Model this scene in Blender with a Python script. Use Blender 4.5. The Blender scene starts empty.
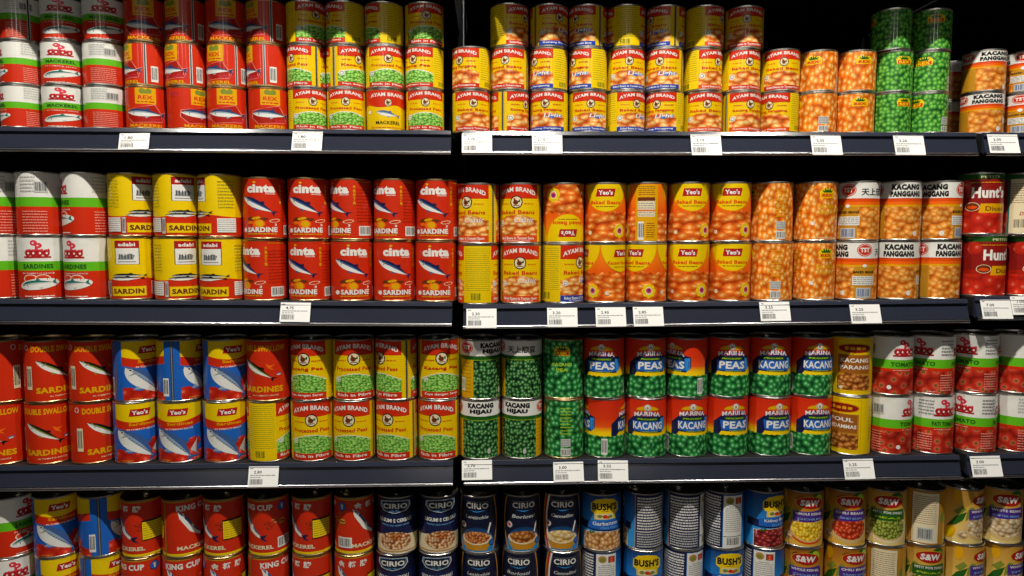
import bpy, math, random
from mathutils import Vector, Matrix
random.seed(7)
C = bpy.context.scene.collection
PI = math.pi
sin, cos, rad = math.sin, math.cos, math.radians

# ------------------------------------------------------------------ camera
F = 700.0
PITCH, YAW, ROLL = rad(4.48239), rad(2.01556), rad(.0148)
CAM = Vector((0, -1.25, 1.5))
fwd = Vector((sin(YAW)*cos(PITCH), cos(YAW)*cos(PITCH), -sin(PITCH)))
r0 = Vector((cos(YAW), -sin(YAW), 0)); u0 = r0.cross(fwd)
rgt = r0*cos(ROLL)+u0*sin(ROLL); upv = -r0*sin(ROLL)+u0*cos(ROLL)
def at(px, py, Y):
    d = fwd + rgt*((px-512)/F) - upv*((py-288)/F)
    return CAM + d*((Y-CAM.y)/d.y)
cd = bpy.data.cameras.new('camera'); cam = bpy.data.objects.new('camera', cd); C.objects.link(cam)
cd.sensor_width = 36; cd.lens = F/1024*36; cd.clip_start = .01; cd.clip_end = 50
M3 = Matrix((rgt, upv, -fwd)).transposed()
cam.matrix_world = Matrix.Translation(CAM) @ M3.to_4x4()
bpy.context.scene.camera = cam
vs = bpy.context.scene.view_settings
vs.view_transform = 'Standard'; vs.look = 'None'; vs.gamma = 1; vs.exposure = 0; vs.use_curve_mapping = False

# ------------------------------------------------------------------ materials
def lin(h):
    o = []
    for i in (0, 2, 4):
        c = int(h[i:i+2], 16)/255
        o.append(c/12.92 if c <= .04045 else ((c+.055)/1.055)**2.4)
    return (*o, 1)
MATS = {}
def newmat(name, rough=.3, spec=.5, metal=0, coat=0):
    m = bpy.data.materials.new(name); m.use_nodes = True
    b = m.node_tree.nodes['Principled BSDF']
    b.inputs['Roughness'].default_value = rough
    b.inputs['Specular IOR Level'].default_value = spec
    b.inputs['Metallic'].default_value = metal
    b.inputs['Coat Weight'].default_value = coat; b.inputs['Coat Roughness'].default_value = .12
    return m, m.node_tree, b
INK = dict(red='cd2c0c', deepred='a81a0a', orange='f0690c', dorange='e04a06', yellow='eecb00', gold='e0a400', white='e8e8e2',
           cream='e6d9b4', green='5fb81c', dgreen='1f5a16', black='141210', navy='141c48', blue='1c3fa8', sky='2f8fd8', mblue='1d62c0',
           brown='6a2f10', grey='8c9090', lgrey='c2c4c0', dgrey='3a3c40', pink='d8364a', purple='4a2a8a', olive='7d8a2c', tan='b98a4a',
           fishback='27406e', fishmid='8fa4b8', fishbelly='e4e6e2', bgold='c48a1e', lime='a8c818', lblue='6fb4e8', crimson='ae1618', steelblue='3a5c96',
           wine='8c1612', teal='1f6f6a', sand='d8b878', salmon='e89484', umber='9a5a18', dnavy='0c1330')
def ink(name):
    if name in MATS: return MATS[name]
    if name in PAT: return pattern(name)
    m, nt, b = newmat('print_'+name, .36, .35, 0, .2)
    rgb = nt.nodes.new('ShaderNodeRGB'); rgb.outputs[0].default_value = lin(INK[name])
    # faint print unevenness
    tc = nt.nodes.new('ShaderNodeTexCoord'); nz = nt.nodes.new('ShaderNodeTexNoise'); nz.inputs['Scale'].default_value = 90
    nt.links.new(tc.outputs['Object'], nz.inputs['Vector'])
    mx = nt.nodes.new('ShaderNodeMix'); mx.data_type = 'RGBA'; mx.blend_type = 'MULTIPLY'; mx.inputs['Factor'].default_value = .12
    nt.links.new(rgb.outputs[0], mx.inputs['A']); nt.links.new(nz.outputs['Fac'], mx.inputs['B'])
    nt.links.new(mx.outputs['Result'], b.inputs['Base Color'])
    MATS[name] = m
    return m
# printed food pictures: (cells per cm, stretch u, stretch v, skew, ramp stops)
PAT = {
 'peas':    (1.35, 1, 1, 0, [(0, '9fd070'), (.25, '5fae3c'), (.5, '35812a'), (.8, '0f3d16')]),
 'speas':   (2.1, .8, 1.5, 0, [(0, 'd4eca0'), (.3, '8cc850'), (.6, '4c9a30'), (.9, '1e5a1e')]),
 'gpeas':   (.98, 1, 1, 0, [(0, 'b4e4b8'), (.14, '62b86c'), (.32, '2f8e46'), (.55, '17602c'), (.8, '062c14')]),
 'hpeas':   (1.5, 1, 1, 0, [(0, 'c4e0b4'), (.14, '6ca860'), (.35, '356e38'), (.6, '143c1e'), (.8, '04140a')]),
 'olives':  (1.9, 1, 1, 0, [(0, 'c8d070'), (.3, '94a03a'), (.6, '5c6a1e'), (.9, '2a3010')]),
 'beans':   (.88, .52, 1.15, .15, [(0, 'fde0b0'), (.1, 'fab868'), (.25, 'f08a30'), (.55, 'd85a10'), (.85, 'a02c04')]),
 'abeans':  (1.0, .6, 1.2, .35, [(0, 'fee6b4'), (.25, 'f6bc68'), (.55, 'd8691c'), (.9, '963008')]),
 'rbeans':  (1.08, 1.05, .8, .25, [(0, 'fde4a8'), (.3, 'f29a30'), (.6, 'dc6c14'), (.92, 'aa3c06')]),
 'tbeans':  (1.1, .8, 1.0, .4, [(0, 'f6c87c'), (.3, 'e89a3c'), (.6, 'cc6c18'), (.9, '8c3c08')]),
 'chick':   (1.25, 1, 1, 0, [(0, 'f4d8a8'), (.3, 'd8a468'), (.6, 'b07438'), (.9, '5c3010')]),
 'fava':    (1.3, .8, 1.1, .3, [(0, 'e8a860'), (.3, 'b8702c'), (.6, '80400e'), (.9, '3c1804')]),
 'lentil':  (2.0, 1, 1, 0, [(0, 'f0b880'), (.3, 'cc7a3c'), (.6, '94481a'), (.9, '4a1e08')]),
 'mixed':   (1.7, 1, 1, 0, [(0, 'f8e8d0'), (.3, 'd8a878'), (.6, '9c5c30'), (.9, '4c2410')]),
 'cannel':  (1.25, .7, 1.1, .4, [(0, 'f8ecc8'), (.3, 'e8cc8c'), (.6, 'c89c50'), (.9, '7c5420')]),
 'kidney':  (1.4, .7, 1.1, .4, [(0, 'e89890'), (.2, 'a83030'), (.6, '6c1018'), (.9, '2c0408')]),
 'rkidney': (1.4, .9, 1, .2, [(0, 'f8a078'), (.25, 'd84820'), (.6, 'a82808'), (.9, '5c1004')]),
 'corn':    (1.7, 1, 1, 0, [(0, 'fdf090'), (.3, 'f8d428'), (.6, 'd8a008'), (.9, '946004')]),
 'wbeans':  (1.4, .75, 1.1, .3, [(0, 'f0e4cc'), (.3, 'd8c098'), (.6, 'ac8c5c'), (.9, '64482a')]),
 'tomato':  (.5, 1, 1, 0, [(0, '6c7a24'), (.10, '5a4a18'), (.17, 'd06048'), (.32, 'c03420'), (.6, '9c1e10'), (.9, '560a06')]),
 'stomato': (.5, 1, 1, 0, [(0, 'f0826a'), (.2, 'd43018'), (.6, 'b81c0c'), (.9, '6c0a04')]),
}
def pattern(name):
    sc, su, sv, sk, stops = PAT[name]
    m, nt, b = newmat('print_of_'+name, .36, .35, 0, .2)
    N, L = nt.nodes, nt.links
    uv = N.new('ShaderNodeUVMap'); uv.uv_map = 'print'
    nz = N.new('ShaderNodeTexNoise'); nz.inputs['Scale'].default_value = .8*sc
    L.new(uv.outputs[0], nz.inputs['Vector'])
    sep = N.new('ShaderNodeVectorMath'); sep.operation = 'MULTIPLY_ADD'
    L.new(nz.outputs['Color'], sep.inputs[0]); k = (.9 if sk else .25)/sc
    sep.inputs[1].default_value = (k, k, 0); L.new(uv.outputs[0], sep.inputs[2])
    mp = N.new('ShaderNodeMapping'); mp.inputs['Scale'].default_value = (su*sc, sv*sc, 1); mp.inputs['Rotation'].default_value = (0, 0, sk)
    L.new(sep.outputs[0], mp.inputs['Vector'])
    vo = N.new('ShaderNodeTexVoronoi'); vo.voronoi_dimensions = '2D'; vo.inputs['Scale'].default_value = 1; vo.inputs['Randomness'].default_value = .75
    L.new(mp.outputs[0], vo.inputs['Vector'])
    rp = N.new('ShaderNodeValToRGB'); cr = rp.color_ramp
    while len(cr.elements) < len(stops): cr.elements.new(.5)
    for e, (p, h) in zip(cr.elements, stops): e.position = p; e.color = lin(h)
    L.new(vo.outputs['Distance'], rp.inputs[0])
    hs = N.new('ShaderNodeHueSaturation'); L.new(rp.outputs[0], hs.inputs['Color'])
    sx = N.new('ShaderNodeSeparateColor'); L.new(vo.outputs['Color'], sx.inputs[0])
    mr = N.new('ShaderNodeMapRange'); mr.inputs['To Min'].default_value = .72; mr.inputs['To Max'].default_value = 1.18
    L.new(sx.outputs[0], mr.inputs['Value']); L.new(mr.outputs[0], hs.inputs['Value'])
    L.new(hs.outputs[0], b.inputs['Base Color'])
    MATS[name] = m
    return m
def gradmat(name, v0, v1, stops):          # printed colour blend up the label, v in cm
    if name in MATS: return
    m, nt, b = newmat('print_blend_'+name, .36, .35, 0, .2)
    N, L = nt.nodes, nt.links
    uv = N.new('ShaderNodeUVMap'); uv.uv_map = 'print'
    s = N.new('ShaderNodeSeparateXYZ'); L.new(uv.outputs[0], s.inputs[0])
    mr = N.new('ShaderNodeMapRange'); mr.inputs['From Min'].default_value = v0; mr.inputs['From Max'].default_value = v1
    L.new(s.outputs['Y'], mr.inputs['Value'])
    rp = N.new('ShaderNodeValToRGB'); cr = rp.color_ramp
    while len(cr.elements) < len(stops): cr.elements.new(.5)
    for e, (p, h) in zip(cr.elements, stops): e.position = p; e.color = lin(h)
    L.new(mr.outputs[0], rp.inputs[0]); L.new(rp.outputs[0], b.inputs['Base Color'])
    MATS[name] = m
gradmat('marina', 4.2, 10.6, [(0, 'f8d808'), (.1, 'f8cc08'), (.27, 'ea5416'), (.5, 'd8380f'), (1, 'd02c10')])
gradmat('yeosky', 4.0, 8.0, [(0, 'f08018'), (.4, 'e85c0c'), (1, 'f07a10')])
gradmat('bushblue', 2.0, 11, [(0, '2c98dc'), (.45, '1f7ccc'), (1, '0e2a64')])
gradmat('cirioglow', 1.5, 6.4, [(0, '1c86c8'), (.4, '14558c'), (.85, '0b1230'), (1, '0b1230')])
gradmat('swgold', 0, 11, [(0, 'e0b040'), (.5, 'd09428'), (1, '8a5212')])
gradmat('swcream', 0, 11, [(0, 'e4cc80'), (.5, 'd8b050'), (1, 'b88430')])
def solid(name, col, rough, metal=0, spec=.5, noise=0, scale=40, coat=0):
    m, nt, b = newmat(name, rough, spec, metal, coat)
    tc = nt.nodes.new('ShaderNodeTexCoord'); nz = nt.nodes.new('ShaderNodeTexNoise'); nz.inputs['Scale'].default_value = scale
    nt.links.new(tc.outputs['Object'], nz.inputs['Vector'])
    rp = nt.nodes.new('ShaderNodeValToRGB')
    c = col; k = 1-noise
    rp.color_ramp.elements[0].color = (c[0]*k, c[1]*k, c[2]*k, 1); rp.color_ramp.elements[1].color = (*c, 1)
    nt.links.new(nz.outputs['Fac'], rp.inputs[0]); nt.links.new(rp.outputs[0], b.inputs['Base Color'])
    MATS[name] = m
    return m
TIN = solid('tinplate', (.62, .60, .56), .32, 1, noise=.15)
GOLDTIN = solid('lacquered_tin', (.55, .40, .20), .34, 1, noise=.15)
RAIL = solid('navy_price_rail', (.022, .026, .044), .17, 0, .5, .2, 12)
CHROME = solid('aluminium_lip', (.55, .56, .6), .22, 1, noise=.1)
SHELF = solid('black_steel_shelf', (.012, .012, .013), .5, 0, .3, .2, 20)
PANEL = solid('black_back_panel', (.005, .005, .006), .95, 0, .05, .2, 20)
CARD = solid('white_card', (.80, .81, .80), .45, 0, .4, .04, 30)
FLOOR = solid('grey_floor_tile', (.22, .21, .20), .35, 0, .5, .2, 6)

# ------------------------------------------------------------------ text to flat triangles
_tx = {}
def text_tris(s, bold):
    k = (s, bold)
    if k in _tx: return _tx[k]
    c = bpy.data.curves.new('lettering', 'FONT'); c.body = s; c.size = 1; c.offset = bold; c.resolution_u = 2
    c.space_character = 1.0 + bold*1.5
    o = bpy.data.objects.new('lettering', c); C.objects.link(o)
    dg = bpy.context.evaluated_depsgraph_get(); e = o.evaluated_get(dg); me = e.to_mesh()
    me.calc_loop_triangles()
    V = [(v.co.x, v.co.y) for v in me.vertices]
    T = [tuple(V[i] for i in t.vertices) for t in me.loop_triangles]
    e.to_mesh_clear(); bpy.data.objects.remove(o); bpy.data.curves.remove(c)
    xs = [p[0] for t in T for p in t]; ys = [p[1] for t in T for p in t]
    if not xs: T, bb = [], (0, 0, 1, 1)
    else: bb = (min(xs), min(ys), max(xs), max(ys))
    _tx[k] = (T, bb)
    return _tx[k]

SEG = 60
class Flat:
    """flat print in millimetres: list of (ink, triangles, layer)"""
    def __init__(s): s.items = []; s.n = 0; s.o = 0; s.k = 1
    def foc(s, o=0, k=1): s.o, s.k = o, k          # stretch what follows about u = o
    def add(s, m, tris):
        if s.k != 1: tris = [tuple((s.o+(u-s.o)*s.k, v) for u, v in t) for t in tris]
        s.items.append((m, tris, s.n)); s.n += 1
    def poly(s, m, pts):
        # fan for convex, tessellate otherwise
        from mathutils.geometry import tessellate_polygon
        t = tessellate_polygon([[Vector((p[0], p[1], 0)) for p in pts]])
        s.add(m, [tuple(pts[i] for i in q) for q in t])
    def rect(s, m, a, b, c, d): s.add(m, [((a, c), (b, c), (b, d)), ((a, c), (b, d), (a, d))])
    def rects(s, m, L):
        t = []
        for a, b, c, d in L: t += [((a, c), (b, c), (b, d)), ((a, c), (b, d), (a, d))]
        s.add(m, t)
    def ell(s, m, cu, cv, ru, rv, rot=0, a0=0, a1=360, n=28):
        P = []
        for i in range(n+(a1-a0 < 360)):
            a = rad(a0+(a1-a0)*i/n); x, y = ru*cos(a), rv*sin(a)
            P.append((cu+x*cos(rot)-y*sin(rot), cv+x*sin(rot)+y*cos(rot)))
        if a1-a0 < 360 and a1-a0 > 180: P.append((cu, cv))
        s.poly(m, P)
    def text(s, m, t, cu, cv, w, h, bold=.02, arch=0, slant=0, rot=0, fan=0):
        T, (x0, y0, x1, y1) = text_tris(t, bold)
        sx, sy = w/(x1-x0), h/(y1-y0); out = []
        for tri in T:
            q = []
            for x, y in tri:
                u = (x-x0)*sx-w/2; v = (y-y0)*sy-h/2
                k = 1-(2*u/w)**2
                v = v*(1-fan*(1-k)*0+fan*k*.5)+arch*k; u += slant*v
                if rot: u, v = u*cos(rot)-v*sin(rot), u*sin(rot)+v*cos(rot)
                q.append((cu+u, cv+v))
            out.append(tuple(q))
        s.add(m, out)
    def lines(s, m, u0, u1, v0, v1, n, seed=0, fill=.45):
        R = random.Random(seed+int(u0*7)+n); L = []
        dv = (v1-v0)/n
        for i in range(n):
            a = u0; vv = v1-dv*(i+.5)
            while a < u1-.8:
                w = R.uniform(2, 6); b = min(a+w, u1-(R.uniform(0, (u1-u0)*.3) if R.random() < .25 else 0))
                if b > a+.4: L.append((a, b, vv-dv*fill/2, vv+dv*fill/2))
                a = b+.8
        s.rects(m, L)
    def barcode(s, cu, cv, w, h, bg='white', fg='black', seed=1):
        s.rect(bg, cu-w/2, cu+w/2, cv-h/2, cv+h/2)
        R = random.Random(seed); a = cu-w*.42; L = []
        while a < cu+w*.4:
            b = a+R.choice((.35, .35, .6, .9)); L.append((a, b, cv-h*.36, cv+h*.4)); a = b+R.choice((.4, .4, .7, 1))
        s.rects(fg, L)
    def fish(s, cu, cv, Ln, h, rot=0, back='fishback', mid='fishmid', belly='fishbelly', flip=1, dots=0, tail=True):
        def P(pts): return [(cu+(x*flip)*cos(rot)-y*sin(rot), cv+(x*flip)*sin(rot)+y*cos(rot)) for x, y in pts]
        L2 = Ln/2
        up = [(-L2+Ln*.9*i/14, h*.52*sin(PI*min(1, (i/14)**.72))) for i in range(15)]
        dn = [(-L2+Ln*.9*i/14, -h*.48*sin(PI*min(1, (i/14)**.8))) for i in range(15)]
        if tail: s.poly(back, P([(L2-Ln*.16, 0), (L2, h*.42), (L2-Ln*.05, 0), (L2, -h*.42)]))
        s.poly(belly, P(up+dn[::-1][1:-1]))
        s.poly(mid, P(up+[(x, y*.05) for x, y in up[::-1][1:-1]]))
        s.poly(back, P(up+[(x, y*.42) for x, y in up[::-1][1:-1]]))
        s.poly(back, P([(-Ln*.05, h*.45), (Ln*.04, h*.72), (Ln*.1, h*.42)]))
        s.poly(mid, P([(-Ln*.02, -h*.42), (Ln*.02, -h*.7), (Ln*.1, -h*.4)]))
        e = P([(-L2+Ln*.1, h*.06)])[0]; s.ell('white', e[0], e[1], h*.1, h*.1, n=10); s.ell('black', e[0], e[1], h*.06, h*.06, n=8)
        g = P([(-L2+Ln*.2, h*.3), (-L2+Ln*.225, h*.02), (-L2+Ln*.2, -h*.28), (-L2+Ln*.19, 0)]); s.poly('grey', g)
        if dots:
            t = []
            for i in range(dots):
                x = -L2+Ln*(.28+.5*i/dots); q = P([(x, h*.1), (x+Ln*.022, h*.1), (x+Ln*.022, h*.02), (x, h*.02)]); t += [(q[0], q[1], q[2]), (q[0], q[2], q[3])]
            s.add(back, t)
def clip(poly, k, lo, hi):
    def cut(P, c, keep):
        o = []
        for i in range(len(P)):
            a, b = P[i-1], P[i]; ia, ib = keep(a[0]), keep(b[0])
            if ia != ib:
                t = (c-a[0])/(b[0]-a[0]); o.append((c, a[1]+t*(b[1]-a[1])))
            if ib: o.append(b)
        return o
    P = cut(poly, lo, lambda x: x >= lo)
    if len(P) > 2: P = cut(P, hi, lambda x: x <= hi)
    return P if len(P) > 2 else None
class Label(Flat):
    def __init__(s, R, H, base):
        super().__init__(); s.R, s.H = R, H; s.c = 2*PI*R; s.lo, s.hi = 3.3, H-3.3
        s.full(base, 0, 1)
    def deg(s, d): return rad(d)*s.R
    def V(s, f): return s.H*(1-f)               # fraction from the top
    def full(s, m, f0, f1):
        a, b = max(s.lo, s.V(f1)), min(s.hi, s.V(f0)); s.rect(m, -s.c/2, s.c/2, a, b)
    def wave(s, m, f_top, f_bot, amp=2, n=2, ph=0):
        P = [(-s.c/2+s.c*i/48, s.V(f_top)+amp*sin(2*PI*n*i/48+ph)) for i in range(49)]
        b = max(s.lo, s.V(f_bot)); s.poly(m, P+[(s.c/2, b), (-s.c/2, b)])
    def seam(s, d, col='dgrey'):
        u = s.deg(d); s.rect('lgrey', u-2.3, u+2.3, s.lo, s.hi); s.rect(col, u-1.2, u+.8, s.lo, s.hi)
    def mesh(s, name):
        R = s.R; du = s.c/SEG; V, Fc, MI, UV, mats, idx = [], [], [], [], [], {}
        for m, tris, lay in s.items:
            if m not in idx: idx[m] = len(mats); mats.append(ink(m))
            r = R+.02+.012*lay
            for t in tris:
                t = [(p[0], min(max(p[1], s.lo), s.hi)) for p in t]
                a = min(p[0] for p in t); b = max(p[0] for p in t)
                for k in range(math.floor(a/du+1e-6), math.ceil(b/du-1e-6)):
                    q = clip(t, 0, k*du, (k+1)*du)
                    if not q: continue
                    ar = sum(q[i-1][0]*q[i][1]-q[i][0]*q[i-1][1] for i in range(len(q)))
                    if abs(ar) < 1e-4: continue
                    if ar < 0: q = q[::-1]
                    n0 = len(V)
                    for u, v in q:
                        an = u/R; V.append((r*sin(an)/1e3, -r*cos(an)/1e3, v/1e3)); UV.append((u/10, v/10))
                    Fc.append(tuple(range(n0, n0+len(q)))); MI.append(idx[m])
        me = bpy.data.meshes.new(name); me.from_pydata(V, [], Fc)
        for mt in mats: me.materials.append(mt)
        me.polygons.foreach_set('material_index', MI); me.polygons.foreach_set('use_smooth', [True]*len(Fc))
        ul = me.uv_layers.new(name='print')
        for l in me.loops: ul.data[l.index].uv = UV[l.vertex_index]
        me.update()
        me.normals_split_custom_set_from_vertices([Vector((v[0], v[1], 0)).normalized() for v in V])
        return me

# ------------------------------------------------------------------ label designs
def pagoda(R, H, kind):
    L = Label(R, H, 'white')
    L.full('green', .40, .545); L.full('red', .545, 1)
    word = {'m': 'MACKEREL', 's': 'SARDINES', 't': 'TOMATO'}[kind]
    def front(d, w=word):
        o = L.deg(d); L.foc(o, 1.42)
        for x, y, r in ((-3, .11, 3.4), (2, .15, 3.2)): L.ell('pink', o+x, L.V(y), r*1.2, r*1.3*H/110+.5); L.ell('white', o+x-.6, L.V(y), r*.35, r*.35*H/110)
        L.poly('pink', [(o-1.5, L.V(.16)), (o+1.5, L.V(.16)), (o+2.2, L.V(.32)), (o-2.2, L.V(.32))])
        for x in (-10, -4, 3, 10):
            L.ell('crimson', o+x, L.V(.265), 3.8, H*.055); L.ell('white', o+x+.5, L.V(.27), 1.2, H*.018); L.poly('pink', [(o+x-3, L.V(.23)), (o+x+3.5, L.V(.20)), (o+x+4, L.V(.24))])
        L.rect('crimson', o-15, o+15, L.V(.345), L.V(.318))
        L.text('dgreen', w, o, L.V(.475), 34, H*.072, .035); L.foc()
    front(0)
    if kind == 't':
        L.full('tomato', .60, 1); front(120, 'PATI TOMATO')
        for d in (0, 120): L.text('white', 'IN TOMATO JUICE', L.deg(d)-4, L.V(.575), 32, H*.02, .01)
        L.ell('white', L.deg(-38), L.V(.86), 4, 4)
        L.text('white', 'ISI BERSIH', L.deg(28), L.V(.94), 14, 2.2, .01)
    else:
        o = 0; L.foc(0, 1.5)
        if kind == 's':
            for x in (-8, 5): L.ell('white', o+x, L.V(.67), 8, 7.4); L.ell('dorange', o+x, L.V(.67), 7, 6.4); L.ell('red', o+x, L.V(.67), 5, 4)
        L.text('white', 'IN TOMATO SAUCE', o, L.V(.585), 34, H*.02, .01)
        L.ell('white', o, L.V(.755), 22, H*.085, .2); L.fish(o, L.V(.755), 40, H*.13, .2, 'teal', 'lgrey', 'white')
        L.lines('white', -16, 16, L.V(.96), L.V(.93), 1, 3)
    L.foc()
    b = L.deg(180) if kind != 't' else L.deg(-110)
    for bb in ((b, ) if kind == 't' else (L.deg(125), -L.deg(125))):
        L.lines('lgrey', bb-22, bb+4, L.V(.33), L.V(.06), 5, 2); L.barcode(bb+12, L.V(.24), 20, H*.17, 'lgrey', 'dgrey')
        L.lines('salmon', bb-20, bb+20, L.V(.95), L.V(.6), 8, 1, .35)
    if kind == 't': L.lines('grey', L.deg(50), L.deg(88), L.V(.34), L.V(.07), 5, 2, .35); L.lines('salmon', L.deg(50), L.deg(86), L.V(.93), L.V(.64), 7, 4, .4)
    if kind == 'm': L.seam(150, 'black')
    return L
def rexred(R, H):
    L = Label(R, H, 'red')
    L.foc(0, 1.7)
    L.rect('gold', -10, 10, L.V(.42), L.V(.05)); L.rect('gold', -9.3, 9.3, L.V(.41), L.V(.06))
    L.ell('olive', 0, L.V(.14), 6, 3.4); L.poly('olive', [(-6, L.V(.10)), (-3, L.V(.05)), (0, L.V(.1)), (3, L.V(.05)), (6, L.V(.10)), (5, L.V(.18)), (-5, L.V(.18))])
    L.text('red', 'REX', 0, L.V(.27), 14, H*.09, .03); L.lines('red', -8, 8, L.V(.40), L.V(.34), 1, 4)
    L.foc(0, 1.8)
    L.poly('salmon', [(-19, L.V(.55)), (-6, L.V(.5)), (8, L.V(.42)), (14, L.V(.62)), (19, L.V(.58)), (15, L.V(.82)), (-12, L.V(.86)), (-20, L.V(.7))])
    L.poly('deepred', [(-18.3, L.V(.56)), (8, L.V(.435)), (13.6, L.V(.635)), (18.4, L.V(.595)), (14.6, L.V(.81)), (-11.7, L.V(.852)), (-19.2, L.V(.7))])
    L.fish(0, L.V(.63), 38, H*.17, -.1, 'fishback', 'fishmid', 'fishbelly')
    L.lines('pink', 4, 19, L.V(.82), L.V(.74), 2, 2)
    L.foc()
    L.text('gold', 'MACKEREL', 0, L.V(.915), 58, H*.075, .03)
    L.text('gold', 'MACKEREL', L.deg(180), L.V(.91), 50, H*.075, .025)
    L.lines('pink', L.deg(-95), L.deg(-60), L.V(.24), L.V(.12), 3, 5)
    L.lines('pink', L.deg(150), L.deg(200), L.V(.7), L.V(.2), 8, 5, .3)
    L.seam(64); L.barcode(L.deg(88), L.V(.72), 12, H*.36)
    return L
def chicken(L, o, v, r):
    L.ell('black', o, v, r, r); L.ell('cream', o, v, r*.84, r*.84); L.ell('brown', o-.1*r, v-.05*r, r*.42, r*.36)
    L.poly('dgreen', [(o+.1*r, v), (o+.6*r, v+.45*r), (o+.6*r, v-.05*r)])
    L.poly('brown', [(o-.35*r, v), (o-.45*r, v+.5*r), (o-.15*r, v+.5*r), (o, v+.1*r)]); L.ell('red', o-.32*r, v+.52*r, r*.15, r*.12, n=10)
    L.rect('cream', o-.7*r, o+.7*r, v-.62*r, v-.42*r); L.rect('brown', o-.5*r, o+.5*r, v-.58*r, v-.46*r)
def ayam(R, H, kind, strip='red'):
    L = Label(R, H, 'yellow'); tall = H > 90
    # moulded ring lines of the tin show as thin lines in the print
    L.rects('gold', [(-L.c/2, L.c/2, L.V(f), L.V(f)+.5) for f in [.05+.04*i for i in range(23)]])
    if kind == 'fish':
        P = [(-L.c/2+L.c*i/48, L.V(.42)+2.2*sin(2*PI*4*i/48)) for i in range(49)]
        L.poly('red', [(-L.c/2, L.hi), *P, (L.c/2, L.hi)])
        for d in (0, 180):
            o = L.deg(d); L.foc(o, 1.5); L.text('white', 'AYAM BRAND', o, L.V(.17), 44, H*.085, .03, arch=H*.03); L.foc()
            chicken(L, o, L.V(.33), 7); L.foc(o, 1.5); L.fish(o, L.V(.60), 30, 9, -.25, 'steelblue', 'fishmid', 'white'); L.text('black', 'MACKEREL', o, L.V(.80), 30, 6, .02)
            L.lines('red', o-22, o+22, L.V(.93), L.V(.9), 1, 3); L.ell('white', o-24, L.V(.55), 2.4, 3); L.foc()
        return L
    names = {'peas': ('Processed Peas', 'Kacang Pea', 'Rich in Fibre', 'Kaya dengan Serat'),
             'beans': ('Baked Beans', 'Kacang Panggang', 'Baked Beans in Tomato Sauce', 'Kacang Panggang')}[kind]
    for d, nm, st in ((0, names[0], names[2]), (156, names[1], names[3])):
        o = L.deg(d); w = L.deg(64)
        L.poly('red', [(o-w, L.hi), (o-w, L.V(.26)), (o+w, L.V(.26)), (o+w, L.hi)])
        L.text('white', 'AYAM BRAND', o, L.V(.18), w*1.72, H*.075, .032, arch=H*.075)
        L.lines('red', o-w*.8, o-14, L.V(.36), L.V(.33), 1, 4); L.lines('red', o+14, o+w*.8, L.V(.36), L.V(.33), 1, 4)
        food = 'speas' if kind == 'peas' else 'abeans'
        hl = 'lime' if kind == 'peas' else 'gold'
        top = .56 if kind == 'peas' else .52
        P = [(o-w, L.V(.865))]+[(o-w+2*w*i/16, L.V(top+.10-.10*sin(PI*i/16)+(.012 if i % 2 else 0))) for i in range(17)]+[(o+w, L.V(.865))]
        L.poly('white' if kind == 'peas' else hl, [(p[0], p[1]+1.2) for p in P]); L.poly(food, P)
        L.text('red', nm, o, L.V(.48 if tall else .47), w*1.66, H*.068, .028)
        if kind == 'beans' and strip == 'blue': L.text('mblue', 'Light', o+14.6, L.V(.605)-.8, 34, H*.115, .07, slant=.3)
        if kind == 'beans': L.text('white', 'Light', o+14, L.V(.605), 32, H*.1, .03, slant=.3) if strip == 'blue' else L.text('white', 'Classic', o+14, L.V(.605), 36, H*.08, .02, slant=.3) if tall else None
        L.rect(strip, o-w, o+w, L.lo, L.V(.86)); L.text('white', st, o, L.V(.905), w*1.6, H*.048, .024)
        if tall and kind == 'beans': L.text('white', 'in Tomato Sauce', o, L.V(.948), w*1.2, H*.024, .01)
        chicken(L, o, L.V(.315), H*.105)
        L.ell('white', o-31, L.V(.66), 5, 4.6); L.ell('dgreen', o-31, L.V(.66), 3.4, 3); L.ell('white', o-31, L.V(.66), 2.6, 2.2)
    a, b = L.deg(218), L.deg(298)
    L.rect('yellow', a, b, L.lo, L.hi); L.lines('olive', a+3, b-3, L.V(.78), L.V(.06), int(H/5), 3, .22); L.barcode((a+b)/2-3, L.V(.87), 22, H*.15, 'yellow', 'dgreen')
    L.rect('dgrey', L.deg(76), L.deg(80), L.lo, L.hi); L.rect('grey', L.deg(80), L.deg(82.5), L.lo, L.hi)
    return L
def crown(L, o, v, s, c='olive'):
    L.poly(c, [(o-s, v+s*.35), (o-s*.55, v), (o-s*.5, v+s*.7), (o-s*.15, v+.1*s), (o, v+s*.85), (o+s*.15, v+.1*s), (o+s*.5, v+s*.7), (o+s*.55, v), (o+s, v+s*.35), (o+s*.7, v-s*.35), (o-s*.7, v-s*.35)])
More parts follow.
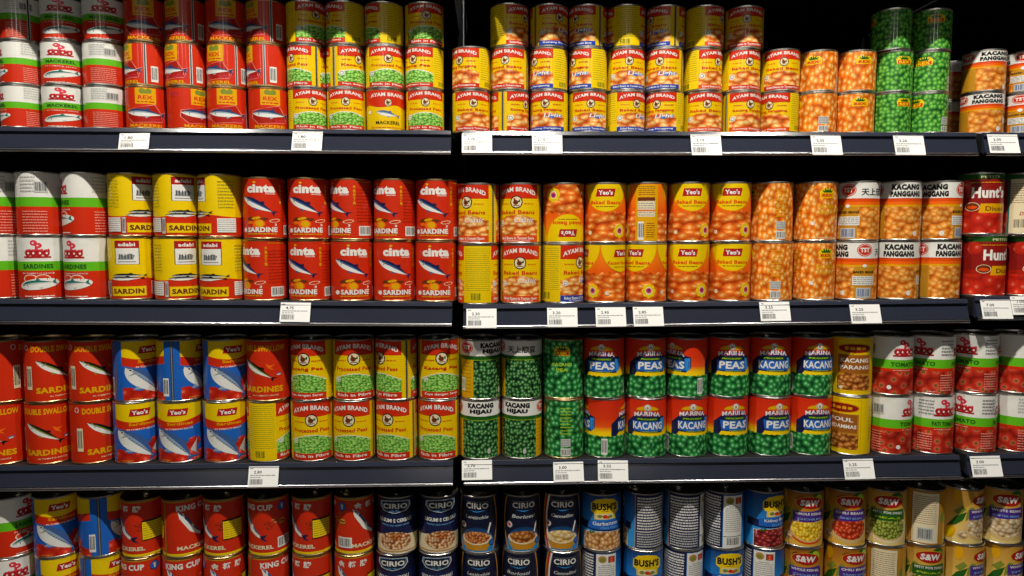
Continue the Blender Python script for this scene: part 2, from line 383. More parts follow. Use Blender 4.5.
def rexall(R, H, kind):
    pea = kind == 'pea'
    L = Label(R, H, 'gpeas' if pea else 'rbeans'); tall = H > 90
    if pea and not tall: L = Label(R, H, 'peas')
    v = L.V(.2 if tall else .25); f = 1.0 if not tall else 1.2
    for d in (0, 190):
        o = L.deg(d)
        L.foc(o, 1.35)
        L.poly('yellow', [(o-10, v-7*f), (o+10, v-7*f), (o+11, v+2*f), (o+7, v+7*f), (o-7, v+7*f), (o-11, v+2*f)])
        crown(L, o, v+3.4*f, 7*f, 'dgreen'); L.rect('red' if pea else 'gold', o-9, o+9, v-6.2*f, v+.3*f)
        L.text('yellow' if pea else 'red', 'REX', o, v-3*f, 15, 4.4*f, .04)
        if tall: L.text('lime' if pea else 'gold', 'KACANG' if pea else 'BAKED', o, L.V(.42), 27, 6, .03); L.text('lime' if pea else 'gold', 'PEA' if pea else 'BEANS', o, L.V(.51), 16 if pea else 22, 6, .03)
        if tall and not pea: L.text('cream', 'IN TOMATO SAUCE', o, L.V(.94), 36, 3, .01)
        L.foc()
    for d in (92, -85):
        o = L.deg(d)
        if tall:
            L.lines('gold' if not pea else 'lime', o-10, o+10, L.V(.6), L.V(.12), 9, 2, .3)
            if d == 92: L.rect('lgrey', o-9, o+9, L.V(.79), L.V(.66)); L.lines('grey', o-8, o+8, L.V(.78), L.V(.67), 4, 2)
        elif d == 92: L.rect('lgrey', o-9, o+9, L.V(.78), L.V(.6)); L.lines('grey', o-8, o+8, L.V(.77), L.V(.61), 3, 2)
        if d == 92: L.barcode(o, L.V(.885), 18, H*.13, 'white', 'dgrey')
    L.ell('white', L.deg(-38), L.V(.70), 3.4, 3.4) if tall and not pea else None
    return L
def tst(R, H, kind):
    hij = kind == 'hijau'; band = .30 if not hij else .27; tall = H > 90
    L = Label(R, H, 'hpeas' if hij else 'tbeans')
    if hij:
        for d in (-80, 80): L.rect('gold', L.deg(d-22), L.deg(d+22), L.lo, L.V(band)); L.lines('olive', L.deg(d-18), L.deg(d+16), L.V(.9), L.V(.36), 9, 2, .2)
        L.full('dgreen', band, band+.07); L.rects('lime', [(-L.c/2, L.c/2, L.V(band+.07), L.V(band+.07)+.8)])
    else:
        L.full('dorange', band, band+.05); L.full('orange', band+.05, band+.10); L.full('gold', band+.10, band+.13)
        for d in (82, -80): L.rect('bgold', L.deg(d-26), L.deg(d+26), L.lo, L.V(band+.13))
        L.ell('white', 18, L.V(.88), 4, 4.5)
    L.full('white', 0, band); L.rects('red', [(-L.c/2, L.c/2, L.V(band), L.V(band)+1.0)]) if not hij else None
    for d, a, b in ((0, 'KACANG', 'HIJAU' if hij else 'PANGGANG'), ):
        k = band*H
        L.text('black', a, 0, L.V(band*.36), 50, k*.33, .085); L.text('black', b, 0, L.V(band*.74), 42 if hij else 54, k*.33, .085)
    L.text('black', '天上牌豆' if hij else '天上茄豆', L.deg(155), L.V(band*.62), 54, band*H*.42, .03)
    for d in (82, -80):
        o = L.deg(d); v = L.V(band*.5)
        L.ell('red', o, v, 14, band*H*.36); L.ell('white', o, v, 12.6, band*H*.31); L.ell('red', o, v, 11.8, band*H*.28); L.text('white', 'TST', o, v, 17, band*H*.27, .05)
    o = L.deg(82)
    if not hij:
        L.foc(o, 1.35); L.text('black', 'BAKED BEANS', o, L.V(.52), 28, H*.04, .04); L.rect('white', o-15, o+15, L.V(.74), L.V(.59)); L.lines('grey', o-14, o+14, L.V(.73), L.V(.6), 4, 3)
        L.barcode(o, L.V(.87), 20, H*.17, 'lgrey', 'steelblue'); L.lines('brown', L.deg(-100), L.deg(-58), L.V(.92), L.V(.5), 9, 3, .2)
        L.ell('white', o, L.V(.415), 3, 3); L.foc()
    else:
        L.barcode(L.deg(-92), L.V(.75), 9, 24, 'white', 'dgrey'); L.ell('lgrey', 15, L.V(.86), 3, 5)
    return L
def adabi(R, H):
    L = Label(R, H, 'yellow')
    L.wave('red', .66, 1, 2.5, 2, .9)
    for d in (0, 180):
        o = L.deg(d)
        L.foc(o, 1.65)
        L.rect('dgrey', o-12.4, o+12.4, L.V(.435), L.V(.06)); L.rect('white', o-11.6, o+11.6, L.V(.43), L.V(.18)); L.rect('crimson', o-12, o+12, L.V(.18), L.V(.06))
        L.text('white', 'adabi', o, L.V(.12), 17, 6.6, .04)
        L.poly('grey', [(o-9, L.V(.36)), (o+6, L.V(.36)), (o+8, L.V(.29)), (o+3, L.V(.26)), (o-2, L.V(.30)), (o-7, L.V(.27))]); L.rects('dgrey', [(o-8+3*i, o-7+3*i, L.V(.35), L.V(.27)) for i in range(5)])
        L.rect('grey', o-9, o+9, L.V(.40), L.V(.385))
        L.fish(o+2, L.V(.61), 37, 7, 0, 'black', 'dgrey', 'lgrey'); L.fish(o-1, L.V(.655), 37, 7, .02, 'black', 'grey', 'white')
        L.rect('gold', o-18.4, o+18.4, L.V(.935), L.V(.78)); L.rect('yellow', o-17.6, o+17.6, L.V(.928), L.V(.787)); L.text('brown', 'SARDIN', o, L.V(.858), 32, 9.4, .045); L.foc()
    for d in (84, -84):
        o = L.deg(d); L.rect('white', o-16, o+16, L.V(.92), L.V(.70)); L.lines('grey', o-15, o+15, L.V(.91), L.V(.71), 6, 2, .3)
        L.lines('olive', o-14, o+14, L.V(.55), L.V(.1), 9, 4, .2)
    L.barcode(L.deg(-52), L.V(.82), 6, 28, 'lgrey', 'dgrey')
    return L
def cinta(R, H):
    L = Label(R, H, 'red')
    L.foc(0, 1.42)
    L.text('white', 'cinta', 0, L.V(.185), 36, 15, .06); L.ell('gold', -7.2, L.V(.085), 2, 2); L.text('white', 'SARDINES', 12, L.V(.27), 12, 2, .02)
    L.fish(-3, L.V(.455), 54, 14, -.60, 'navy', 'steelblue', 'white')
    for x, y, w, h, c in ((-12, .67, 7, 3.6, 'brown'), (-6, .66, 6, 2.5, 'gold'), (2, .68, 7, 3, 'brown'), (-3, .75, 8, 8, 'orange'), (-2, .745, 5, 6, 'gold'), (17, .70, 7, 3, 'cream'), (17, .70, 6, 2.2, 'red'), (-14, .73, 4, 3, 'orange')): L.ell(c, x, L.V(y), w, h, .2)
    L.text('white', '3', 18, L.V(.765), 3, 4, .03)
    L.text('white', 'SARDINE', 1, L.V(.845), 38, 9.2, .045); L.ell('white', -23, L.V(.85), 3.2, 4); L.lines('gold', -19, 19, L.V(.925), L.V(.90), 1, 3, .6)
    L.foc()
    o = L.deg(54)
    for i, ch in enumerate('金鱼沙丁鱼'): L.text('gold', ch, o, L.V(.14+.065*i), 5, 5.6, .03)
    L.barcode(L.deg(86), L.V(.85), 27, 17); L.lines('deepred', L.deg(60), L.deg(120), L.V(.72), L.V(.16), 11, 5, .25)
    L.lines('gold', L.deg(60), L.deg(110), L.V(.07), L.V(.05), 1, 4, .4)
    L.foc(L.deg(180), 1.4); L.text('white', 'cinta', L.deg(180), L.V(.185), 36, 15, .06); L.fish(L.deg(180), L.V(.47), 46, 15, -.48, 'navy', 'steelblue', 'white'); L.text('white', 'SARDIN', L.deg(180), L.V(.845), 36, 9.2, .045)
    return L
def yeotag(L, o, v, w=21, h=11):
    L.poly('yellow', [(o-w/2-1, v-h/2-1), (o+w/2-1.5, v-h/2-1), (o+w/2+1, v+h/2+1), (o-w/2+1.5, v+h/2+1)])
    L.poly('crimson', [(o-w/2, v-h/2), (o+w/2-2, v-h/2), (o+w/2, v+h/2), (o-w/2+2, v+h/2)]); L.text('white', "Yeo's", o, v+.2, w*.72, h*.62, .045)
def yeobean(R, H, nm='Baked Beans'):
    L = Label(R, H, 'yeosky')
    P = [(-L.c/2+L.c*i/60, L.V(.50)+2.5*sin(i*1.7)+1.5*sin(i*.6)) for i in range(61)]
    L.poly('beans', P+[(L.c/2, L.lo), (-L.c/2, L.lo)])
    for d, n2 in ((0, nm), (130, 'Kacang Panggang')):
        o = L.deg(d)
        L.foc(o, 1.46)
        L.ell('gold', o, L.hi, 29, H*.455, 0, 180, 360); L.ell('yellow', o, L.hi, 28.3, H*.445, 0, 180, 360)
        yeotag(L, o, L.V(.17), 25, 14); L.text('dorange', n2, o, L.V(.33), 40, 7, .035); L.lines('brown', o-12, o+12, L.V(.41), L.V(.385), 1, 2); L.foc()
        b = o+28; v = L.V(.80)
        for i in range(8): L.ell('yellow', b+8.5*cos(i*PI/4), v+9*sin(i*PI/4), 4.4, 4.4, n=10)
        L.ell('yellow', b, v, 9, 10); L.ell('cream', b, v, 6.4, 7.4); L.ell('pink', b, v+.5, 5, 5); L.ell('purple', b, v+1, 2.6, 2.4)
        L.ell('cream', o-30, L.V(.83), 4, 3.8)
    o = L.deg(245); L.foc(o, 1.35)
    L.rect('gold', o-15, o+15, L.V(.97), L.V(.04)); L.lines('brown', o-11, o+11, L.V(.22), L.V(.06), 5, 2, .3)
    L.rect('brown', o-12, o+11, L.V(.31), L.V(.25)); L.rect('cream', o-12, o+11, L.V(.57), L.V(.31)); L.lines('grey', o-11, o+10, L.V(.56), L.V(.33), 6, 2, .35); L.rect('orange', o-12, o+11, L.V(.48), L.V(.455))
    L.lines('brown', o, o+11, L.V(.92), L.V(.66), 7, 2, .3); L.barcode(o-7.5, L.V(.8), 8, 33)
    return L
def hunts(R, H):
    L = Label(R, H, 'wine')
    L.full('stomato', .60, 1)
    L.wave('deepred', .56, .64, 2, 3)
    for d in (0, ):
        o = L.deg(d); L.foc(o, 1.5); L.full('dgreen', 0, .11); L.text('cream', 'PETITE', o, L.V(.075), 22, 4, .02); L.lines('gold', -30, 30, L.V(.175), L.V(.15), 1, 3)
        L.text('white', "Hunt's", o, L.V(.32), 40, 21, .045)
        L.poly('gold', [(o-12, L.V(.65)), (o+26, L.V(.65)), (o+28, L.V(.50)), (o-10, L.V(.50))]); L.text('brown', 'Diced', o+7, L.V(.58), 24, 8.5, .02)
        L.ell('cream', o-19, L.V(.55), 8, 8); L.ell('brown', o-19, L.V(.55), 7.2, 7.2); L.ell('dorange', o-19, L.V(.56), 5.5, 3)
        L.ell('stomato', o-8, L.V(.80), 15, 15); L.ell('stomato', o+14, L.V(.84), 11, 11)
        L.foc(); L.ell('stomato', L.deg(-66), L.V(.22), 12, 12)
    a, b = L.deg(75), L.deg(190); L.rect('cream', a, b, L.lo, L.V(.10)); L.rect('dgreen', a, b, L.V(.1), L.hi); L.lines('brown', a+4, b-4, L.V(.5), L.V(.16), 9, 3, .25)
    L.text('crimson', 'Diced', (a+b)/2-8, L.V(.66), 20, 7, .02, slant=.3); L.barcode(a+22, L.V(.82), 24, 20, 'cream', 'dgrey'); L.lines('dgreen', a+40, b-4, L.V(.94), L.V(.78), 6, 2, .3)
    L.rect('teal', a, a+4, L.lo, L.V(.1))
    return L
def swallow(R, H):
    L = Label(R, H, 'red')
    for d in (0, 165):
        o = L.deg(d)
        L.foc(o, 1.55)
        L.text('gold', 'DOUBLE SWALLOW', o, L.V(.14), 58, 11, .04)
        L.fish(o-4, L.V(.49), 54, 12, -.74, 'black', 'olive', 'fishbelly'); L.poly('orange', [(o+5, L.V(.38)), (o+10, L.V(.42)), (o+16, L.V(.40)), (o+11, L.V(.45)), (o+15, L.V(.50)), (o+8, L.V(.46))])
        L.ell('steelblue', o+20, L.V(.56), 3.5, 1.8, .3); L.ell('fishbelly', o+20, L.V(.57), 2.5, 1, .3)
        L.text('gold', 'SARDINES', o, L.V(.80), 50, 11, .045); L.text('cream', 'IN TOMATO SAUCE', o+4, L.V(.90), 30, 2.6, .01); L.foc()
    o = L.deg(-75); L.barcode(o, L.V(.6), 11, 42, 'cream', 'dgrey'); L.ell('white', o-4, L.V(.12), 4, 5); L.ell('red', o-4, L.V(.12), 3, 4)
    return L
def yeosard(R, H):
    L = Label(R, H, 'yellow')
    L.wave('red', .29, 1, 4, 2, -1.57); L.wave('mblue', .42, 1, 4, 2, -1.3)
    L.wave('stomato', .84, 1, 2.5, 3, .2)
    o = 0; L.foc(0, 1.6)
    L.ell('stomato', 12, L.V(.78), 12, 12); L.ell('stomato', 20, L.V(.68), 9, 9); L.ell('stomato', -20, L.V(.84), 9, 9); L.ell('stomato', 2, L.V(.88), 13, 8)
    yeotag(L, 3, L.V(.17), 23, 13)
    L.text('gold', 'Sardines', 5, L.V(.355), 28, 5.6, .03); L.text('white', 'IN TOMATO SAUCE', 4, L.V(.44), 30, 3, .02)
    L.fish(-1, L.V(.70), 72, 25, -.95, 'steelblue', 'fishmid', 'fishbelly', dots=9)
    L.poly('lgrey', [(15, L.V(.80)), (24, L.V(.62)), (22, L.V(.84)), (26, L.V(.90))])
    L.lines('gold', -18, -4, L.V(.955), L.V(.935), 1, 2)
    L.foc()
    a = L.deg(-82); L.rect('mblue', a-14, a+14, L.lo, L.hi); L.rect('dgrey', a-2.5, a+2.5, L.lo, L.hi); L.rect('grey', a-.6, a+.6, L.lo, L.hi); L.barcode(a-12, L.V(.76), 11, 33)
    o = L.deg(172); L.foc(o, 1.5); L.fish(o, L.V(.69), 52, 20, -.5, 'steelblue', 'fishmid', 'fishbelly', dots=9); L.ell('stomato', o+14, L.V(.78), 11, 11); yeotag(L, o, L.V(.17), 23, 13); L.text('gold', 'Sardin', o+4, L.V(.355), 22, 5.6, .03)
    return L
def marina(R, H):
    L = Label(R, H, 'marina')
    for d, w in ((0, 'PEAS'), (165, 'KACANG')):
        o = L.deg(d)
        L.foc(o, 1.42)
        L.ell('gold', o, L.V(.20), 15, 8, 0, 0, 180)
        for i in range(7):
            a = rad(20+i*23.3); L.poly('yellow', [(o+6*cos(a-.08), L.V(.2)+6*sin(a-.08)), (o+15*cos(a), L.V(.2)+10*sin(a)), (o+6*cos(a+.08), L.V(.2)+6*sin(a+.08))])
        L.poly('navy', [(o-29, L.V(.42)), (o-18, L.V(.30)), (o+18, L.V(.29)), (o+26, L.V(.32)), (o+26, L.V(.50)), (o+20, L.V(.57)), (o-18, L.V(.56)), (o-22, L.V(.64)), (o-29, L.V(.63))])
        L.poly('mblue', [(o-20, L.V(.38)), (o+24, L.V(.38)), (o+24, L.V(.48)), (o+18, L.V(.55)), (o-18, L.V(.545))])
        L.poly('sky', [(o+18, L.V(.34)), (o+25, L.V(.33)), (o+25, L.V(.52)), (o+20, L.V(.56))])
        L.text('purple', 'MARINA', o+.8, L.V(.275)-.5, 35, 8.2, .07, arch=3); L.text('white', 'MARINA', o, L.V(.275), 35, 8, .035, arch=3)
        L.rect('dgreen', o-14, o+14, L.V(.365), L.V(.325)); L.text('lime', 'PROCESSED' if w == 'PEAS' else 'PROSES', o, L.V(.345), 25, 2.6, .03)
        L.text('white', w, o+1, L.V(.455), 34 if w == 'PEAS' else 40, 14, .035); L.text('lime', 'DIPROSES', o+3, L.V(.555), 22, 2.6, .02); L.foc(o, 1.1)
        L.ell('white', o, L.V(.15), 5.6, 6); L.ell('dgrey', o, L.V(.15), 4.9, 5.2); L.ell('white', o, L.V(.15), 4.2, 4.4); L.ell('tan', o, L.V(.155), 2, 2.6); L.ell('white', o, L.V(.12), 2.6, 1.6); L.foc()
    P = [(-L.c/2+L.c*i/90, L.V(.635)+1.8*abs(sin(i*.9))) for i in range(91)]
    L.poly('gpeas', P+[(L.c/2, L.lo), (-L.c/2, L.lo)])
    for d in (84, ): L.barcode(L.deg(d), L.V(.80), 11, 30, 'white', 'dgrey')
    return L
def chickpea(R, H, top, bot, food):
    L = Label(R, H, 'yellow')
    for d in (0, 180):
        o = L.deg(d)
        L.foc(o, 1.42)
        L.rect('gold', o-25, o+25, L.V(.93), L.V(.06)); L.rect('yellow', o-24, o+24, L.V(.92), L.V(.07)); L.rect('bgold', o-22, o+22, L.V(.90), L.V(.30))
        L.rect('umber', o-20, o+20, L.V(.62), L.V(.31)); L.ell('gold', o, L.V(.20), 23, 10); L.ell('wine', o, L.V(.20), 21, 8.2)
        L.rects('gold', [(o-13, o-9, L.V(.225), L.V(.17)), (o-7, o-1, L.V(.225), L.V(.18)), (o+1, o+6, L.V(.225), L.V(.175)), (o+8, o+13, L.V(.225), L.V(.18))])
        L.text('white', top, o, L.V(.40), 36 if len(top) > 4 else 30, 8, .03); L.text('white', bot, o, L.V(.515), 38, 7.4, .025)
        L.poly(food, [(o-22, L.V(.90)), (o-22, L.V(.68)), (o-10, L.V(.61)), (o+6, L.V(.63)), (o+22, L.V(.67)), (o+22, L.V(.90))])
        L.ell('cream', o-17, L.V(.86), 3, 3); L.foc()
    for d in (84, -84): L.rects('olive', [(L.deg(d)-1.2, L.deg(d)+1.2, L.V(.2+.06*i), L.V(.17+.06*i)) for i in range(10)])
    return L
def kingcup(R, H):
    L = Label(R, H, 'red')
    L.full('gold', .925, 1); L.full('yellow', .925, .965); L.rects('olive', [(-L.c/2, L.c/2, L.V(.965)-.8, L.V(.965))]); L.full('bgold', 0, .05)
    L.text('white', 'KING CUP', 0, L.V(.15), 66, 11, .045)
    for i, ch in enumerate('金杯牌'): L.text('white', ch, L.deg(160)-21+21*i, L.V(.15), 14, 12, .04)
    for d in (0, 160):
        o = L.deg(d); L.foc(o, 1.4); L.poly('white', [(o-22, L.V(.20)), (o-15, L.V(.24)), (o-4, L.V(.45)), (o+6, L.V(.62)), (o+12, L.V(.68)), (o+4, L.V(.66)), (o-8, L.V(.56)), (o-20, L.V(.32))])
        L.poly('steelblue', [(o-21, L.V(.21)), (o-14, L.V(.25)), (o-3, L.V(.46)), (o+8, L.V(.64)), (o, L.V(.56)), (o-12, L.V(.36))])
        L.poly('navy', [(o+6, L.V(.64)), (o+16, L.V(.62)), (o+12, L.V(.68)), (o+17, L.V(.74)), (o+9, L.V(.70))])
        L.text('cream', 'MACKEREL', o, L.V(.835), 48, 7.4, .04)
        for x, y in ((16, .42), (22, .45), (19, .5)): L.ell('brown', o+x, L.V(y), 4, 2.6, .3); L.ell('red', o+x, L.V(y), 3, 1.6, .3)
        for x, y in ((24, .37), (27, .42)): L.ell('tan', o+x, L.V(y), 2.4, 1.6, .3)
    L.foc()
    o = L.deg(80); L.ell('navy', o, L.V(.16), 8.5, 8.5); L.ell('mblue', o, L.V(.16), 7.6, 7.6); L.poly('cream', [(o-3, L.V(.13)), (o+3, L.V(.13)), (o+1, L.V(.17)), (o+2, L.V(.20)), (o-2, L.V(.20)), (o-1, L.V(.17))]); L.ell('gold', o, L.V(.13), 2, 1.4)
    L.barcode(o+4, L.V(.78), 28, 20); L.ell('tan', o, L.V(.42), 7, 5); L.ell('brown', o, L.V(.42), 6, 4); L.lines('gold', o-5, o+5, L.V(.46), L.V(.37), 2, 2)
    o = L.deg(235); L.foc(o, 1.6); L.rect('black', o-11.5, o+11.5, L.V(.70), L.V(.355)); L.rect('yellow', o-11, o+11, L.V(.685), L.V(.385)); L.lines('olive', o-10, o+10, L.V(.67), L.V(.4), 7, 3, .25); L.foc()
    L.rect('olive', L.deg(272)-1.3, L.deg(272)+1.3, L.lo, L.hi); L.rect('tan', L.deg(272)-.4, L.deg(272)+.4, L.lo, L.hi)
    return L
def cirio_cereal(R, H):
    L = Label(R, H, 'navy')
    L.full('dnavy', 0, .30); P = [(-L.c/2+L.c*i/48, L.V(.66)+3*cos(2*PI*2*i/48)) for i in range(49)]
    L.poly('cream', P+[(L.c/2, L.lo), (-L.c/2, L.lo)]); L.full('tan', .93, .955)
    for d in (0, 180):
        o = L.deg(d)
        L.foc(o, 1.38)
        for c, k in (('white', 1), ('navy', .94), ('lblue', .89), ('dnavy', .85)): L.poly(c, [(o-21*k, L.V(.16)+9*k), (o-10*k, L.V(.16)+11*k), (o+10*k, L.V(.16)+11*k), (o+21*k, L.V(.16)+9*k), (o+22*k, L.V(.16)), (o+16*k, L.V(.16)-9*k), (o, L.V(.16)-13*k), (o-16*k, L.V(.16)-9*k), (o-22*k, L.V(.16))])
        L.text('white', 'CIRIO', o, L.V(.155), 34, 10, .035); L.text('lblue', 'DAL 1856', o, L.V(.235), 12, 1.8, .01)
        L.text('white', 'LEGUMI E CEREALI', o, L.V(.385), 46, 7, .035, arch=-2); L.text('lblue', 'FAGIOLI CECI ORZO FARRO', o, L.V(.47), 40, 2.6, .015, arch=-2)
        L.ell('tan', o, L.V(.76), 23, 17); L.ell('mixed', o, L.V(.755), 22, 17); L.ell('lentil', o+1, L.V(.70), 9, 6); L.foc()
    return L
def cirio(R, H, nm, food, it=False):
    L = Label(R, H, 'dnavy')
    for d in (0, 180):
        o = L.deg(d)
        L.foc(o, 1.3)
        L.ell('cirioglow', o, L.V(.92), 28, H*.38); L.rect('cirioglow', o-30, o+30, L.lo, L.V(.9))
        for k in (-1, 1):
            P = [(o+k*(25+6*sin(PI*(f*1.1))), L.V(f)) for f in [.03+.93*i/14 for i in range(15)]]
            L.poly('bgold', P+[(u+k*2.2, v) for u, v in P[::-1]]); L.poly('dnavy', [(u+k*2.2, v) for u, v in P]+[(u+k*14, v) for u, v in P[::-1]])
            if k < 0 and it: L.poly('white', [(u+4, v) for u, v in P]+[(u+7, v) for u, v in P[::-1]]); L.poly('red', [(u+1, v) for u, v in P]+[(u+4, v) for u, v in P[::-1]])
        L.text('white', 'CIRIO', o, L.V(.17), 34, 11, .03); L.poly('sky', [(o-14, L.V(.245)), (o, L.V(.28)), (o+14, L.V(.245)), (o, L.V(.262))]); L.rects('grey', [(o-17, o+17, L.V(.105), L.V(.1))])
        L.text('lgrey', nm, o, L.V(.36), 34, 6.4, .02, slant=.25, arch=-1)
        L.poly('white', [(o+15, L.V(.64)), (o+19, L.V(.47)), (o+21.5, L.V(.48)), (o+17, L.V(.66))])
        L.ell('tan', o-1, L.V(.80), 22, 15); L.rect('bgold', o-17, o+15, L.V(.945), L.V(.90)); L.ell('cream', o-1, L.V(.745), 23.5, 11.5); L.ell('bgold', o-1, L.V(.86), 20, 9); L.ell('cream', o-1, L.V(.75), 22.5, 10.5)
        L.ell(food, o-1, L.V(.72), 20, 11.5)
        L.ell('lgrey', o-22, L.V(.52), 5, 6); L.ell('pink', o-22, L.V(.52), 2.4, 3)
        L.ell('navy', o+22, L.V(.82), 5, 6); L.ell('mblue', o+22, L.V(.82), 4, 5); L.foc()
    return L
def bush(R, H, nm, sub, food):
    L = Label(R, H, 'bushblue')
    o = 0; L.foc(0, 1.25)
    P = [(-34, L.lo), (-34, L.V(.68))]+[(-34+68*i/14, L.V(.68-.035*sin(PI*i/14)+(.01 if i % 2 else 0))) for i in range(15)]+[(34, L.lo)]
    L.poly('white', [(p[0]-1, p[1]+.8) for p in P]); L.poly(food, P); L.ell('dgreen', -20, L.V(.67), 5, 2.4, .4)
    L.poly('navy', [(L.deg(-70), L.V(.62)), (L.deg(62), L.V(.66)), (L.deg(62), L.V(.54)), (L.deg(-70), L.V(.48))])
    L.poly('mblue', [(-27, L.V(.60)), (30, L.V(.63)), (30, L.V(.44)), (-27, L.V(.47))]); L.text('white', nm, 2, L.V(.505), 42, 7.4, .02, rot=0.04); L.text('lblue', sub, 6, L.V(.58), 26, 4.4, .01, rot=.04)
    L.poly('yellow', [(-16, L.V(.44)), (17, L.V(.43)), (17, L.V(.34)), (23, L.V(.30)), (23, L.V(.17)), (14, L.V(.09)), (0, L.V(.065)), (-14, L.V(.09)), (-22, L.V(.17)), (-22, L.V(.30)), (-16, L.V(.34))])
    L.text('black', "BUSH'S", 0, L.V(.215), 40, 14, .055); L.lines('brown', -6, 6, L.V(.305), L.V(.285), 1, 2)
    L.rect('cream', -13, 13, L.V(.43), L.V(.335)); L.ell('olive', -8, L.V(.38), 4, 3.4); L.ell('red', 0, L.V(.385), 4, 3.4); L.ell('olive', 8, L.V(.385), 4, 3); L.ell('dorange', 4, L.V(.40), 3, 2.4)
    L.foc()
    a, b = L.deg(92), L.deg(188); L.rect('tan', a-1.5, a, L.lo, L.hi); L.rect('navy', a, b, L.lo, L.hi)
    L.lines('white', a+3, b-4, L.V(.64), L.V(.06), 12, 3, .5); L.lines('lgrey', a+3, b-4, L.V(.95), L.V(.69), 6, 5, .5); L.rects('white', [(a+2, b-3, L.V(.675), L.V(.66)), (a+2, b-3, L.V(.20), L.V(.19))])
    c, e = L.deg(190), L.deg(250); L.rect('white', c, e, L.lo, L.V(.05)); m = (c+e)/2
    L.ell('tan', m-8, L.V(.14), 8, 7); L.ell('olive', m-8, L.V(.15), 5, 4); L.rect('brown', m+3, m+17, L.V(.20), L.V(.09)); L.rect('rkidney', m+4, m+16, L.V(.19), L.V(.10)); L.lines('grey', c+4, e-3, L.V(.70), L.V(.26), 12, 4, .3); L.text('dgrey', 'Ranch Style', m, L.V(.245), 18, 2.6, .02)
    L.barcode(m, L.V(.86), 30, 18, 'white', 'black'); L.rects('navy', [(c, e, L.V(.775), L.V(.765))])
    return L
def sw(R, H, food, ban, sub, bg='swgold', bowl='red', nm='WHOLE KERNEL'):
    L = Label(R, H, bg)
    L.ell('olive', -26, L.V(.55), 10, 26); L.ell('gold', -24, L.V(.62), 8, 20); L.ell('dgreen', 14, L.V(.16), 14, 14, .5); L.ell('lime', 19, L.V(.14), 8, 10, .5) if bg == 'swgold' else L.ell('olive', 19, L.V(.16), 8, 9, .5)
    L.ell('brown', -14, L.V(.16), 12, 8) if bg == 'swgold' else None
    L.foc(0, 1.28)
    L.ell(bowl, 0, L.V(.68), 31, H*.25); L.ell('sand', 0, L.V(.66), 29, H*.235); L.ell(food, 0, L.V(.665), 26, H*.20)
    L.poly(ban, [(-24, L.V(.55)), (26, L.V(.52)), (25, L.V(.40)), (22, L.V(.32)), (0, L.V(.345)), (-24, L.V(.36))]); L.text('white', nm, 0, L.V(.40), 42, 4.8, .025, arch=1); L.text('lblue' if ban == 'purple' else 'lime', sub, 0, L.V(.485), 36, 3.6, .02)
    L.ell('gold', 0, L.V(.20), 21, 12.6); L.ell('wine', 0, L.V(.20), 20, 11.6); L.ell('crimson', 0, L.V(.20), 18.6, 10.2); L.text('white', 'S&W', 0, L.V(.20), 28, 12, .045, slant=.1); L.foc()
    # leaves and produce on the left side panel
    o = L.deg(-74)
    L.poly('dgreen', [(o-20, L.V(.72)), (o-4, L.V(.50)), (o+14, L.V(.40)), (o+8, L.V(.56)), (o-4, L.V(.66))]); L.poly('olive', [(o-8, L.V(.42)), (o+6, L.V(.30)), (o+13, L.V(.36)), (o+2, L.V(.48))])
    L.ell('gold', o-13, L.V(.80), 9, 14, -.4); L.ell('yellow', o-14, L.V(.80), 6, 11, -.4); L.ell('gold', o-2, L.V(.15), 7, 14); L.ell('sand', o+8, L.V(.82), 10, 9); L.ell('wbeans', o+9, L.V(.82), 8, 7.5)
    a, b = L.deg(110), L.deg(215); L.rect('bgold', a, b, L.lo, L.hi); L.rect('brown', a+7, b-13, L.V(.96), L.V(.05)); L.rect('cream', a+8, b-14, L.V(.95), L.V(.06)); L.lines('brown', a+12, b-18, L.V(.62), L.V(.1), 14, 3, .25); L.barcode((a+b)/2-3, L.V(.79), 28, 24, 'lgrey', 'dgrey')
    L.ell('olive', b-5, L.V(.5), 5, 12)
    return L
